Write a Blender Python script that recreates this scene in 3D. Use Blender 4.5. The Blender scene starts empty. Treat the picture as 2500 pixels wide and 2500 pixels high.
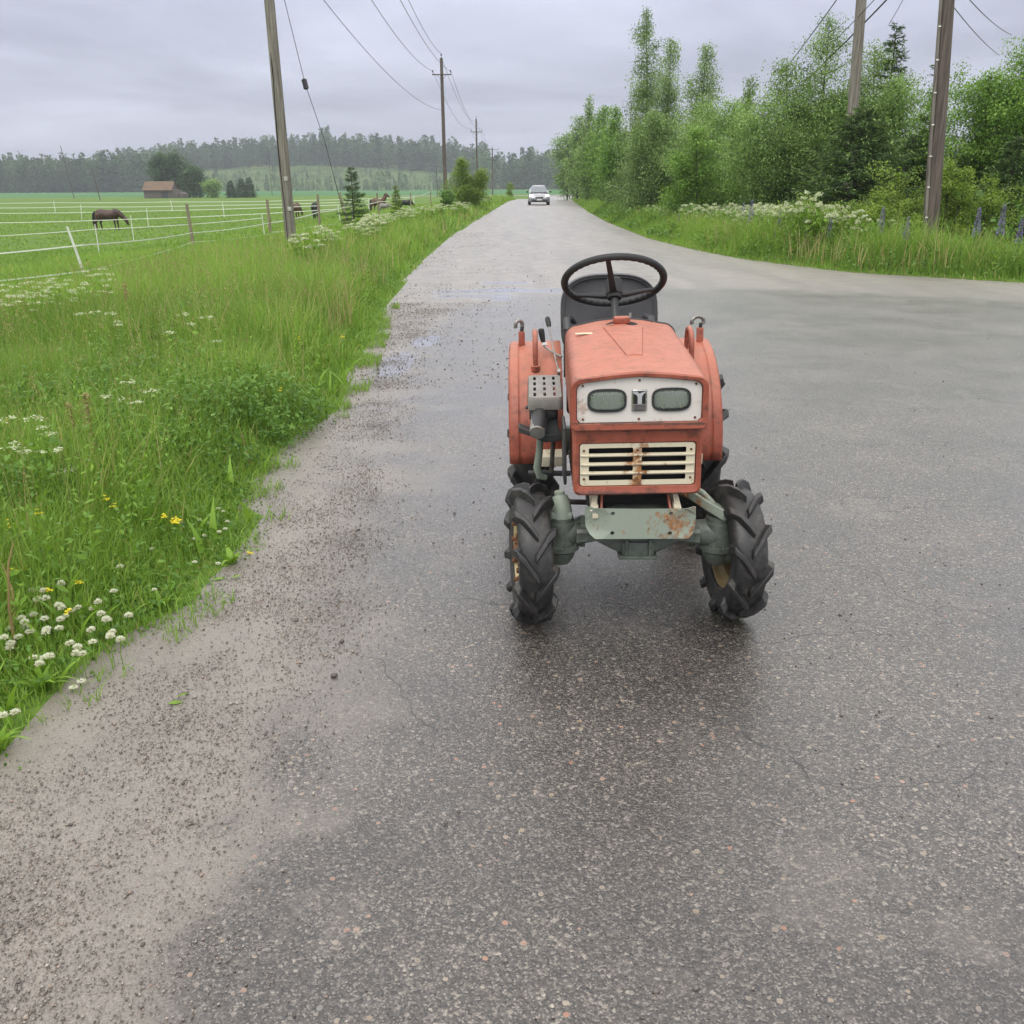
import bpy, bmesh, math, random
import numpy as np
from mathutils import Vector, Matrix
from mathutils.geometry import delaunay_2d_cdt
R = math.radians
random.seed(7); rng = np.random.default_rng(7)
sc = bpy.context.scene
COL = sc.collection

# ------------------------------------------------------------------ camera
F, TH, ROLL, CH = 2300.0, math.atan(797/2300), R(.35), 1.65
fw = Vector((0, math.cos(TH), -math.sin(TH))); up0 = Vector((0, math.sin(TH), math.cos(TH))); r0 = Vector((1, 0, 0))
rt = r0*math.cos(ROLL) - up0*math.sin(ROLL); up = up0*math.cos(ROLL) + r0*math.sin(ROLL)
cam = bpy.data.objects.new('camera', bpy.data.cameras.new('camera')); COL.objects.link(cam)
m = Matrix((rt, up, -fw)).transposed().to_4x4(); m.translation = (0, 0, CH); cam.matrix_world = m
cam.data.sensor_width = 36; cam.data.lens = 36*F/2500
cam.data.clip_start = .05; cam.data.clip_end = 6000
sc.camera = cam
def ray(px, py): return fw*F + rt*(px-1250) - up*(py-1250)
def atY(px, py, Y):
    d = ray(px, py); return Vector((0, 0, CH)) + d*(Y/d.y)
def atZ(px, py, z=0):
    d = ray(px, py); return Vector((0, 0, CH)) + d*((z-CH)/d.z)

# ------------------------------------------------------------------ world, sun, exposure
SUN_EL, SUN_AZ = R(55), R(200)
w = bpy.data.worlds.new('World'); sc.world = w; w.use_nodes = True
nt = w.node_tree; nt.nodes.clear()
def N(nt, t, **k):
    n = nt.nodes.new(t)
    for a, b in k.items():
        if a == 'ins':
            for i, v in b.items(): n.inputs[i].default_value = v
        else: setattr(n, a, b)
    return n
def L(nt, a, b): nt.links.new(a, b)
out = N(nt, 'ShaderNodeOutputWorld'); bg = N(nt, 'ShaderNodeBackground'); bg2 = N(nt, 'ShaderNodeBackground')
sky = N(nt, 'ShaderNodeTexSky', sky_type='NISHITA', sun_disc=False, sun_elevation=SUN_EL, sun_rotation=SUN_AZ)
sky.air_density = 1.2; sky.dust_density = 3
bg.inputs[1].default_value = .1; L(nt, sky.outputs[0], bg.inputs[0])
tc = N(nt, 'ShaderNodeTexCoord'); sp = N(nt, 'ShaderNodeSeparateXYZ'); L(nt, tc.outputs['Generated'], sp.inputs[0])
zc = N(nt, 'ShaderNodeMath', operation='MAXIMUM', ins={1: 0.0}); L(nt, sp.outputs[2], zc.inputs[0])
za = N(nt, 'ShaderNodeMath', operation='ADD', ins={1: .10}); L(nt, zc.outputs[0], za.inputs[0])
vx = N(nt, 'ShaderNodeMath', operation='DIVIDE'); vy = N(nt, 'ShaderNodeMath', operation='DIVIDE')
L(nt, sp.outputs[0], vx.inputs[0]); L(nt, za.outputs[0], vx.inputs[1]); L(nt, sp.outputs[1], vy.inputs[0]); L(nt, za.outputs[0], vy.inputs[1])
cb = N(nt, 'ShaderNodeCombineXYZ'); L(nt, vx.outputs[0], cb.inputs[0]); L(nt, vy.outputs[0], cb.inputs[1])
n1 = N(nt, 'ShaderNodeTexNoise', ins={'Scale': .42, 'Detail': 6.0, 'Roughness': .55, 'Distortion': .3}); L(nt, cb.outputs[0], n1.inputs['Vector'])
cr = N(nt, 'ShaderNodeValToRGB'); L(nt, n1.outputs[0], cr.inputs[0])
cr.color_ramp.elements[0].position = .34; cr.color_ramp.elements[0].color = (.45, .472, .60, 1)
cr.color_ramp.elements[1].position = .66; cr.color_ramp.elements[1].color = (.62, .645, .775, 1)
gr = N(nt, 'ShaderNodeMapRange', ins={1: 0.0, 2: 1.0, 3: 1.0, 4: 2.9}); L(nt, zc.outputs[0], gr.inputs[0])
vm = N(nt, 'ShaderNodeVectorMath', operation='SCALE'); L(nt, cr.outputs[0], vm.inputs[0]); L(nt, gr.outputs[0], vm.inputs['Scale'])
wt = N(nt, 'ShaderNodeMapRange', ins={1: .24, 2: .45}); L(nt, zc.outputs[0], wt.inputs[0])      # the high cloud is thinner, brighter and more neutral
wm = N(nt, 'ShaderNodeMix', data_type='RGBA', ins={7: (1.85, 1.80, 1.74, 1)}); L(nt, wt.outputs[0], wm.inputs[0]); L(nt, vm.outputs[0], wm.inputs[6])
wv_ = N(nt, 'ShaderNodeVectorMath', operation='MULTIPLY'); nb__ = N(nt, 'ShaderNodeMapRange', ins={1: .3, 2: .7, 3: .8, 4: 1.2}); L(nt, n1.outputs[0], nb__.inputs[0]); L(nt, wm.outputs[2], wv_.inputs[0]); L(nt, nb__.outputs[0], wv_.inputs[1])
L(nt, wv_.outputs[0], bg2.inputs[0]); bg2.inputs[1].default_value = 1.0
mx = N(nt, 'ShaderNodeMixShader', ins={0: .93}); L(nt, bg.outputs[0], mx.inputs[1]); L(nt, bg2.outputs[0], mx.inputs[2]); L(nt, mx.outputs[0], out.inputs[0])
sd = bpy.data.lights.new('sun', 'SUN'); sd.energy = 1.1; sd.angle = R(30); sd.color = (1, .97, .92)
so = bpy.data.objects.new('sun', sd); COL.objects.link(so)
so.rotation_euler = Vector((math.sin(SUN_AZ)*math.cos(SUN_EL), math.cos(SUN_AZ)*math.cos(SUN_EL), math.sin(SUN_EL))).to_track_quat('Z', 'Y').to_euler()
so.location = (0, -5, 40)
sc.view_settings.view_transform = 'Standard'; sc.view_settings.look = 'None'; sc.view_settings.gamma = 1
sc.view_settings.use_curve_mapping = False; sc.view_settings.exposure = 0.0
sc.render.engine = 'CYCLES'
sc.cycles.max_bounces = 6; sc.cycles.transparent_max_bounces = 8; sc.cycles.volume_bounces = 0

# ------------------------------------------------------------------ materials
def mat(name):
    m = bpy.data.materials.new(name); m.use_nodes = True
    t = m.node_tree; t.nodes.clear()
    o = N(t, 'ShaderNodeOutputMaterial'); b = N(t, 'ShaderNodeBsdfPrincipled'); L(t, b.outputs[0], o.inputs[0])
    return m, t, b, o
def noise(t, scale, detail=4, rough=.55, vec=None, dist=0):
    n = N(t, 'ShaderNodeTexNoise', ins={'Scale': scale, 'Detail': detail, 'Roughness': rough, 'Distortion': dist})
    if vec is not None: L(t, vec, n.inputs['Vector'])
    return n.outputs[0]
def ramp(t, fac, stops):
    r = N(t, 'ShaderNodeValToRGB'); L(t, fac, r.inputs[0]); e = r.color_ramp.elements
    while len(e) < len(stops): e.new(.5)
    for i, (p, c) in enumerate(stops):
        e[i].position = p; e[i].color = (c, c, c, 1) if isinstance(c, (int, float)) else (*c, 1)
    return r.outputs[0]
def mixc(t, f, a, b, mode='MIX'):
    n = N(t, 'ShaderNodeMix', data_type='RGBA', blend_type=mode)
    for s, v in ((0, f), (6, a), (7, b)):
        if isinstance(v, bpy.types.NodeSocket): L(t, v, n.inputs[s])
        else: n.inputs[s].default_value = v if isinstance(v, (int, float)) else (*v, 1)
    return n.outputs[2]
def mth(t, op, a, b=0.0, c=None):
    n = N(t, 'ShaderNodeMath', operation=op)
    for i, v in enumerate((a, b) if c is None else (a, b, c)):
        if isinstance(v, bpy.types.NodeSocket): L(t, v, n.inputs[i])
        else: n.inputs[i].default_value = v
    return n.outputs[0]
def bump(t, h, strength, dist, b):
    n = N(t, 'ShaderNodeBump', ins={'Strength': strength, 'Distance': dist}); L(t, h, n.inputs['Height']); L(t, n.outputs[0], b.inputs['Normal'])
def attr(t, name):
    n = N(t, 'ShaderNodeAttribute', attribute_name=name); return n.outputs['Fac']
def ocoord(t): return N(t, 'ShaderNodeTexCoord').outputs['Object']

def pbr(name, col, rough=.5, metal=0, var=.25, scale=8, dirt=None, dirt_amt=.5, bmp=0, rv=.12, spec=.5, coat=0):
    m, t, b, o = mat(name); v = ocoord(t)
    n = noise(t, scale, 6, .6, v)
    a = tuple(c*(1-var) for c in col); d = tuple(min(1, c*(1+var)) for c in col)
    c = ramp(t, n, [(.3, a), (.7, d)])
    if dirt:
        dn = noise(t, scale*2.7, 8, .65, v); f = ramp(t, dn, [(.62-.2*dirt_amt, 0.0), (.74, min(1, .5+dirt_amt*.5))])
        c = mixc(t, f, c, dirt)
    L(t, c, b.inputs['Base Color'])
    rr = N(t, 'ShaderNodeMapRange', ins={1: .3, 2: .7, 3: max(.02, rough-rv), 4: min(1, rough+rv)}); L(t, n, rr.inputs[0]); L(t, rr.outputs[0], b.inputs['Roughness'])
    b.inputs['Metallic'].default_value = metal; b.inputs['Specular IOR Level'].default_value = spec
    if coat: b.inputs['Coat Weight'].default_value = coat
    if bmp: bump(t, noise(t, scale*12, 3, .6, v), .4, bmp, b)
    return m
def foliage(name, dark, light, rough=.5, trans=.3, third=None):
    m, t, b, o = mat(name)
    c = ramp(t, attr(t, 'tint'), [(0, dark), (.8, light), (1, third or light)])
    L(t, c, b.inputs['Base Color']); b.inputs['Roughness'].default_value = rough; b.inputs['Specular IOR Level'].default_value = .3
    tr = N(t, 'ShaderNodeBsdfTranslucent'); L(t, mixc(t, .35, c, (.35, .5, .05)), tr.inputs[0])
    mx = N(t, 'ShaderNodeMixShader', ins={0: trans}); L(t, b.outputs[0], mx.inputs[1]); L(t, tr.outputs[0], mx.inputs[2]); L(t, mx.outputs[0], o.inputs[0])
    return m

M = {}
def paint(name, base, faded, grime):
    m, t, b, o = mat(name); v = ocoord(t)
    n = noise(t, 5, 6, .6, v); n2 = noise(t, 23, 8, .7, v); n3 = noise(t, 70, 4, .6, v)
    c = mixc(t, ramp(t, n, [(.35, .0), (.65, 1.0)]), base, faded)
    c = mixc(t, ramp(t, n2, [(.50, 0.0), (.66, .85)]), c, grime)
    c = mixc(t, ramp(t, n3, [(.66, 0.0), (.72, .6)]), c, (.10, .055, .04))
    # chalky settled dust and fading on the faces that weather from above
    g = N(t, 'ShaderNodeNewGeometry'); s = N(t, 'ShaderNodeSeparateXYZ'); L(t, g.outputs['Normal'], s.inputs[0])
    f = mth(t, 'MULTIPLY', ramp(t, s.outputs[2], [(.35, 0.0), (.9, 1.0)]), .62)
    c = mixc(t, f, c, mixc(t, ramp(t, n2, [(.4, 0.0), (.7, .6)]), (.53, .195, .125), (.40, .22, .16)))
    sp_ = N(t, 'ShaderNodeSeparateXYZ'); L(t, v, sp_.inputs[0]); acc = None       # dirt caught on the two pressed lips and the lower corners of the front
    for zc_, wz_, am in ((.846, .012, .42), (.578, .016, .36), (.815, .012, .30), (1.003, .014, .26)):
        k = N(t, 'ShaderNodeMapRange', ins={1: 0.0, 2: wz_, 3: am, 4: 0.0}); L(t, mth(t, 'ABSOLUTE', mth(t, 'SUBTRACT', sp_.outputs[2], zc_)), k.inputs[0]); acc = k.outputs[0] if acc is None else mth(t, 'MAXIMUM', acc, k.outputs[0])
    acc = mth(t, 'MULTIPLY', acc, mth(t, 'LESS_THAN', sp_.outputs[1], -.14))
    c = mixc(t, ramp(t, mth(t, 'ADD', noise(t, 16, 8, .7, v), acc), [(.68, 0.0), (.86, .85)]), c, (.075, .042, .033))
    L(t, c, b.inputs['Base Color']); L(t, ramp(t, n2, [(.3, .42), (.7, .62)]), b.inputs['Roughness'])
    bump(t, n3, .15, .001, b); return m
M['red'] = paint('faded_red_paint', (.29, .064, .036), (.37, .108, .068), (.13, .045, .030))
def rusty(name, base, strength=1.0, axis_gauss=None, scale=26, base2=None):
    m, t, b, o = mat(name); v = ocoord(t)
    n = noise(t, scale, 8, .72, v); n1 = noise(t, 9, 4, .6, v)
    c = mixc(t, n1, base, base2 or tuple(x*.88 for x in base))
    lo = .60
    if axis_gauss:      # runs of rust round the fixings of the middle rib and one end
        s = N(t, 'ShaderNodeSeparateXYZ'); L(t, v, s.inputs[0])
        d = mth(t, 'ABSOLUTE', mth(t, 'SUBTRACT', s.outputs[0], axis_gauss[0]))
        k = N(t, 'ShaderNodeMapRange', ins={1: 0.0, 2: axis_gauss[1], 3: axis_gauss[2], 4: 0.0}); L(t, d, k.inputs[0])
        n = mth(t, 'ADD', n, k.outputs[0])
    f = ramp(t, n, [(lo-.02, 0.0), (lo+.10, strength)])
    rc = ramp(t, noise(t, 60, 4, .6, v), [(.35, (.14, .05, .015)), (.65, (.42, .19, .06))])
    c = mixc(t, f, c, rc)
    L(t, c, b.inputs['Base Color']); L(t, ramp(t, f, [(0, .45), (1, .85)]), b.inputs['Roughness']); bump(t, f, .3, .001, b)
    return m
M['cream'] = rusty('rusty_cream_paint', (.70, .64, .48), .95, (-.018, .075, .20))
M['white'] = rusty('white_panel_paint', (.70, .67, .63), .5, (-.23, .03, .12), 20, (.66, .63, .59))
M['green'] = rusty('pale_green_paint', (.30, .35, .285), .9, (.15, .17, .16), 24)
M['darkgreen'] = pbr('oily_green_casting', (.105, .125, .105), .42, 0, .35, 10, (.02, .02, .017), .55, .002)
M['iron'] = pbr('weathered_iron', (.13, .12, .105), .55, .3, .4, 14, (.03, .025, .02), .5, .002)
M['rubber'] = pbr('worn_rubber', (.021, .021, .022), .46, 0, .35, 9, (.10, .09, .075), .50, .0012, .12, .6)
M['black'] = pbr('black_plastic', (.024, .024, .027), .55, 0, .3, 10, (.05, .05, .05), .2, .0008)
M['vinyl'] = pbr('black_vinyl', (.036, .036, .041), .42, 0, .3, 7, (.05, .05, .055), .25, .0015, .1, .6)
M['void'] = pbr('black_interior', (.008, .008, .008), .7)
M['shield'] = pbr('grey_heat_shield', (.26, .25, .23), .5, .3, .25, 16, (.12, .10, .08), .4, .001)
M['steel'] = pbr('dull_steel', (.30, .29, .27), .38, .8, .25, 20, (.10, .06, .035), .5)
M['darksteel'] = pbr('dark_grey_steel', (.045, .048, .05), .45, .2, .35, 14, (.09, .08, .07), .3, .001)
M['chrome'] = pbr('chrome', (.50, .49, .47), .24, 1, .1, 20, (.2, .15, .1), .2)
M['rim'] = pbr('yellow_rim_paint', (.52, .43, .22), .5, 0, .2, 12, (.16, .08, .03), .5)
M['shaderim'] = pbr('shaded_rim', (.24, .18, .09), .6, 0, .3, 12, (.08, .05, .03), .6)  # rim paint with the right wheels' shade put into its colour, plus dirt specks
M['rust'] = pbr('brown_rust', (.15, .065, .03), .8, 0, .4, 30, (.05, .03, .02), .5, .001)
M['wood'] = None
def lens():
    m, t, b, o = mat('fluted_lens'); t.nodes.remove(b); s = N(t, 'ShaderNodeSeparateXYZ'); L(t, ocoord(t), s.inputs[0])
    g = N(t, 'ShaderNodeBsdfGlossy', ins={'Roughness': .12}); tr = N(t, 'ShaderNodeBsdfTransparent'); tr.inputs[0].default_value = (.96, .98, .97, 1)
    bn = N(t, 'ShaderNodeBump', ins={'Strength': .5, 'Distance': .002}); L(t, mth(t, 'SINE', mth(t, 'MULTIPLY', s.outputs[0], 800.0)), bn.inputs['Height']); L(t, bn.outputs[0], g.inputs['Normal'])
    fr = N(t, 'ShaderNodeFresnel', ins={'IOR': 1.25}); L(t, bn.outputs[0], fr.inputs['Normal'])
    mx = N(t, 'ShaderNodeMixShader'); L(t, mth(t, 'ADD', fr.outputs[0], .05), mx.inputs[0]); L(t, tr.outputs[0], mx.inputs[1]); L(t, g.outputs[0], mx.inputs[2]); L(t, mx.outputs[0], o.inputs[0]); return m
M['lens'] = lens()
M['reflector'] = pbr('tarnished_reflector', (.52, .53, .51), .27, .82, .06, 12)
def bark_wood(name, a, b_, sc_=1.0):
    m, t, b, o = mat(name)
    mp = N(t, 'ShaderNodeMapping', ins={'Scale': (14*sc_, 14*sc_, .7*sc_)}); L(t, ocoord(t), mp.inputs[0])
    n = noise(t, 1.6, 8, .7, mp.outputs[0])
    c = ramp(t, n, [(.35, a), (.62, b_)]); L(t, c, b.inputs['Base Color']); b.inputs['Roughness'].default_value = .85
    bump(t, n, .6, .01, b); return m
M['pole'] = bark_wood('weathered_pole_wood', (.10, .088, .07), (.27, .25, .21))
M['poled'] = bark_wood('brown_pole_wood', (.055, .045, .038), (.15, .12, .10))
M['post'] = bark_wood('post_wood', (.13, .11, .08), (.30, .25, .18), 2)
M['bark'] = bark_wood('tree_bark', (.035, .03, .022), (.11, .095, .075), 1.5)
M['birchbark'] = bark_wood('birch_bark', (.10, .09, .08), (.36, .35, .32), 1.5)
M['tape'] = pbr('white_fence_tape', (.74, .78, .68), .5, 0, .05, 3)
M['wire'] = pbr('dark_wire', (.035, .036, .04), .5, .2, .1)
M['ceramic'] = pbr('brown_insulator', (.05, .04, .045), .25, 0, .1)
M['grass'] = foliage('grass_blades', (.085, .18, .024), (.29, .47, .08), .45, .42, (.55, .46, .20))
M['weeds'] = foliage('weed_leaves', (.050, .125, .022), (.155, .30, .05), .45, .28)
M['herb'] = foliage('bright_leaves', (.09, .20, .02), (.25, .43, .05), .42, .32)
M['birchleaf'] = foliage('birch_leaves', (.085, .15, .05), (.30, .44, .155), .5, .28)
M['willow'] = foliage('willow_leaves', (.085, .155, .042), (.30, .46, .14), .5, .30)
M['bright'] = foliage('rowan_leaves', (.08, .17, .03), (.26, .44, .085), .5, .32)
M['spruce'] = foliage('spruce_needles', (.018, .046, .018), (.095, .18, .048), .6, .15, (.30, .44, .12))
M['bush'] = foliage('sallow_bush_leaves', (.09, .16, .02), (.26, .38, .06), .5, .35)
M['forest'] = foliage('forest_foliage', (.018, .050, .026), (.10, .185, .07), .8, .1, (.10, .15, .05))
M['petal'] = foliage('cream_petals', (.40, .48, .22), (.72, .76, .55), .6, .3)
M['clover'] = foliage('clover_petals', (.80, .74, .58), (.92, .92, .82), .6, .45)
M['yellow'] = foliage('yellow_petals', (.85, .66, .03), (.92, .80, .06), .5, .3)
M['lupin'] = foliage('lupin_petals', (.15, .12, .30), (.33, .28, .52), .6, .25)
M['dry'] = foliage('dry_stalks', (.26, .19, .08), (.48, .40, .20), .7, .15)

# ------------------------------------------------------------------ mesh helpers
def tag(o, label=None, cat=None, group=None, kind=None):
    for k, v in (('label', label), ('category', cat), ('group', group), ('kind', kind)):
        if v: o[k] = v
    return o
def empty(name, loc, rz=0):
    o = bpy.data.objects.new(name, None); COL.objects.link(o); o.location = loc; o.rotation_euler = (0, 0, rz); o.empty_display_size = .1
    return o
class MB:
    def __init__(s): s.v = []; s.f = []
    def add(s, vs, fs):
        b = len(s.v); s.v += [tuple(v) for v in vs]; s.f += [tuple(i+b for i in f) for f in fs]; return s
    def box(s, c, d, bev=0, seg=2, rot=None):
        bm = bmesh.new(); bmesh.ops.create_cube(bm, size=1)
        bmesh.ops.scale(bm, vec=d, verts=bm.verts)
        if bev: bmesh.ops.bevel(bm, geom=list(bm.edges), offset=min(bev, min(d)*.49), segments=seg, affect='EDGES', profile=.5)
        mt = Matrix.Translation(c)
        if rot is not None: mt = mt @ (rot if isinstance(rot, Matrix) else Matrix.Rotation(rot[1], 4, rot[0]))
        bm.transform(mt); bm.verts.index_update()
        s.add([v.co for v in bm.verts], [[v.index for v in f.verts] for f in bm.faces]); bm.free(); return s
    def tube(s, pts, r, n=10, cap=True):
        pts = [Vector(p) for p in pts]; rs = r if isinstance(r, (list, tuple)) else [r]*len(pts)
        vs = []; nrm = None
        for i, p in enumerate(pts):
            t = (pts[min(i+1, len(pts)-1)] - pts[max(i-1, 0)]).normalized()
            if nrm is None: nrm = t.orthogonal().normalized()
            else:
                nrm = (nrm - t*nrm.dot(t)); nrm = nrm.normalized() if nrm.length > 1e-6 else t.orthogonal().normalized()
            b = t.cross(nrm)
            vs += [p + (nrm*math.cos(a)+b*math.sin(a))*rs[i] for a in (2*math.pi*k/n for k in range(n))]
        fs = [(i*n+k, i*n+(k+1) % n, (i+1)*n+(k+1) % n, (i+1)*n+k) for i in range(len(pts)-1) for k in range(n)]
        if cap: fs += [tuple(range(n-1, -1, -1)), tuple(range((len(pts)-1)*n, len(pts)*n))]
        return s.add(vs, fs)
    def cyl(s, a, b, r, n=20, r2=None): return s.tube([a, b], [r, r if r2 is None else r2], n)
    def lathe(s, prof, axis='X', n=48, o=(0, 0, 0), closed=False):
        vs = []
        for (a, r) in prof:
            for k in range(n):
                t = 2*math.pi*k/n; c, q = r*math.cos(t), r*math.sin(t)
                p = (a, c, q) if axis == 'X' else (c, a, q) if axis == 'Y' else (c, q, a)
                vs.append((p[0]+o[0], p[1]+o[1], p[2]+o[2]))
        m_ = len(prof); fs = []
        for i in range(m_ if closed else m_-1):
            j = (i+1) % m_
            fs += [(i*n+k, i*n+(k+1) % n, j*n+(k+1) % n, j*n+k) for k in range(n)]
        return s.add(vs, fs)
    def loft(s, loops, cap=True, closed=True):
        n = len(loops[0]); vs = [p for l in loops for p in l]
        fs = [(i*n+k, i*n+(k+1) % n, (i+1)*n+(k+1) % n, (i+1)*n+k) for i in range(len(loops)-1) for k in range(n if closed else n-1)]
        if cap: fs += [tuple(range(n-1, -1, -1)), tuple(range((len(loops)-1)*n, len(loops)*n))]
        return s.add(vs, fs)
    def holed(s, outer, holes, fn):
        """plate with holes: fn(u, v, side) -> 3d point"""
        P = []; E = []
        for lp in [outer]+holes:
            b = len(P); P += [Vector(p) for p in lp]; E += [(b+i, b+(i+1) % len(lp)) for i in range(len(lp))]
        vs, _, fs, _, _, _ = delaunay_2d_cdt(P, E, [], 0, 1e-7)
        def inside(p, lp):
            c = False
            for i in range(len(lp)):
                a, b = lp[i], lp[i-1]
                if (a[1] > p[1]) != (b[1] > p[1]) and p[0] < (b[0]-a[0])*(p[1]-a[1])/(b[1]-a[1])+a[0]: c = not c
            return c
        keep = []
        for f in fs:
            q = sum((vs[i] for i in f), Vector((0, 0)))/len(f)
            if inside(q, outer) and not any(inside(q, h) for h in holes): keep.append(f)
        n = len(vs)
        s.add([fn(v.x, v.y, 0) for v in vs]+[fn(v.x, v.y, 1) for v in vs], [tuple(f) for f in keep]+[tuple(i+n for i in reversed(f)) for f in keep])
        for lp in [outer]+holes:
            k = len(lp); s.add([fn(p[0], p[1], 0) for p in lp]+[fn(p[0], p[1], 1) for p in lp], [(i, (i+1) % k, k+(i+1) % k, k+i) for i in range(k)])
        return s
    def xf(s, mt): s.v = [tuple(mt @ Vector(v)) for v in s.v]; return s
    def build(s, name, m_, parent=None, smooth=35, bevel=0, fixn=True):
        me = bpy.data.meshes.new(name); me.from_pydata(s.v, [], s.f); me.validate()
        if fixn:
            bm = bmesh.new(); bm.from_mesh(me); bmesh.ops.remove_doubles(bm, verts=bm.verts, dist=1e-6)
            bmesh.ops.recalc_face_normals(bm, faces=bm.faces); bm.to_mesh(me); bm.free()
        if smooth:
            me.polygons.foreach_set('use_smooth', [True]*len(me.polygons)); me.set_sharp_from_angle(angle=R(smooth))
        me.materials.append(m_); o = bpy.data.objects.new(name, me); COL.objects.link(o)
        if parent: o.parent = parent
        if bevel:
            b = o.modifiers.new('bevel', 'BEVEL'); b.width = bevel; b.segments = 2; b.limit_method = 'ANGLE'; b.angle_limit = R(40)
        return o
def npmesh(name, V, Q, m_, tint=None, parent=None, smooth=False):
    """V (n,3) float, Q (k,4) int"""
    me = bpy.data.meshes.new(name); V = np.ascontiguousarray(V, dtype=np.float32); Q = np.ascontiguousarray(Q, dtype=np.int32)
    k = Q.shape[1]
    me.vertices.add(len(V)); me.vertices.foreach_set('co', V.ravel())
    me.loops.add(Q.size); me.loops.foreach_set('vertex_index', Q.ravel())
    me.polygons.add(len(Q)); me.polygons.foreach_set('loop_start', np.arange(0, Q.size, k, dtype=np.int32)); me.polygons.foreach_set('loop_total', np.full(len(Q), k, dtype=np.int32))
    if smooth: me.polygons.foreach_set('use_smooth', np.ones(len(Q), dtype=bool))
    me.update(calc_edges=True)
    if tint is not None:
        a = me.attributes.new('tint', 'FLOAT', 'POINT'); a.data.foreach_set('value', np.ascontiguousarray(np.clip(tint, 0, 1), dtype=np.float32))
    me.materials.append(m_); o = bpy.data.objects.new(name, me); COL.objects.link(o)
    if parent: o.parent = parent
    return o
class NB:           # batches of arrays joined into one mesh
    def __init__(s): s.V = []; s.Q = []; s.T = []; s.n = 0
    def add(s, V, Q, T):
        if len(V): s.V.append(V); s.Q.append(Q+s.n); s.T.append(T); s.n += len(V)
        return s
    def build(s, name, m_, parent=None): return npmesh(name, np.concatenate(s.V), np.concatenate(s.Q), m_, np.concatenate(s.T), parent)
def unit(v): return v/np.maximum(np.linalg.norm(v, axis=1, keepdims=True), 1e-9)
def blades(P, h, w_, lean, nseg, tint, az=None, droop=.5):
    n = len(P); az = rng.uniform(0, 2*np.pi, n) if az is None else az
    d = np.stack([np.cos(az), np.sin(az), np.zeros(n)], 1); fa = az+np.pi/2+rng.normal(0, .7, n)
    s = np.stack([np.cos(fa), np.sin(fa), np.zeros(n)], 1)
    V = np.zeros((n, nseg+1, 2, 3)); h = np.broadcast_to(h, (n,)); w_ = np.broadcast_to(w_, (n,)); lean = np.broadcast_to(lean, (n,))
    for k in range(nseg+1):
        t = k/nseg
        c = P + d*(lean*h*t**1.8)[:, None]; c = c + np.array([0, 0, 1.])*(h*(t - droop*np.minimum(lean, 1.5)*t**2.6*.6))[:, None]
        ww = w_*(1-t**2)*.5*(0.75+.5*(1-abs(2*t-.6))) + w_*.03
        V[:, k, 0] = c - s*ww[:, None]; V[:, k, 1] = c + s*ww[:, None]
    base = (np.arange(n)*(nseg+1)*2)[:, None]; q = []
    for k in range(nseg): q.append(base+np.array([[2*k, 2*k+1, 2*k+3, 2*k+2]]))
    T = np.repeat(np.broadcast_to(tint, (n,))[:, None], (nseg+1)*2, 1).ravel()
    return V.reshape(-1, 3), np.concatenate(q), T
def leaves(P, size, tint, aspect=.55, flat=0.0, dirn=None, dspread=1.0):
    """kite-shaped leaves: flat 0..1 turns them face up, dirn the growth direction"""
    n = len(P); size = np.broadcast_to(size, (n,))[:, None]
    a = rng.normal(size=(n, 3))*dspread
    if dirn is not None: a = a + dirn
    a = unit(a); nn = rng.normal(size=(n, 3)); nn[:, 2] += flat*3; b = unit(np.cross(nn, a)); c = np.cross(a, b)
    V = np.stack([P, P+a*size*.5+b*size*aspect*.5+c*size*.06, P+a*size, P+a*size*.5-b*size*aspect*.5+c*size*.06], 1).reshape(-1, 3)
    return V, np.arange(n*4).reshape(-1, 4), np.repeat(np.broadcast_to(tint, (n,)), 4)

# ------------------------------------------------------------------ ground plan
EL = np.array([(-1.75, -3), (-1.6, 1.5), (-1.55, 2.44), (-1.56, 2.8), (-1.50, 3.1), (-1.33, 3.55), (-1.27, 4.4), (-1.44, 5.1), (-1.47, 6.0), (-1.33, 7.1), (-1.46, 9.4), (-1.8, 14.4),
               (-1.99, 24), (-1.99, 32.6), (-1.5, 55), (-.15, 108), (.85, 124), (3, 160), (9, 290)])
ER = np.array([(60, 11.5), (30, 13.0), (20, 14.2), (12, 15.6), (8.87, 16.66), (7.88, 17.64), (6.6, 18.93), (5.36, 22.5), (4.9, 25.7), (4.44, 31.9), (4.5, 45), (5.03, 63.7), (7.4, 121), (11, 160), (18, 290)])
AS = np.array([(-.72, -3), (-.69, 1.5), (-.74, 1.9), (-.62, 2.4), (-.69, 3.1), (-.76, 3.9), (-.88, 5.5), (-1.2, 10), (-1.0, 13.2), (.4, 15.2), (3.2, 16.2), (5, 15.6), (7.4, 13.9), (12, 12.7), (60, 9)])
def sdist(poly, x, y):
    x = np.asarray(x, float); y = np.asarray(y, float); best = np.full(x.shape, 1e9); sg = np.ones(x.shape)
    for i in range(len(poly)-1):
        a, b = poly[i], poly[i+1]; d = b-a; l2 = d@d
        t = np.clip(((x-a[0])*d[0]+(y-a[1])*d[1])/l2, 0, 1); qx, qy = a[0]+t*d[0], a[1]+t*d[1]
        r = np.hypot(x-qx, y-qy); s = np.sign(d[0]*(y-a[1])-d[1]*(x-a[0])); u = r < best-1e-9
        best = np.where(u, r, best); sg = np.where(u, s, sg)
    return best*sg
def ss(x): x = np.clip(x, 0, 1); return x*x*(3-2*x)
def sdL(x, y): return sdist(EL, x, y)           # + on the left verge
def sdR(x, y): return -sdist(ER, x, y)          # + beyond the right edge
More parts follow.
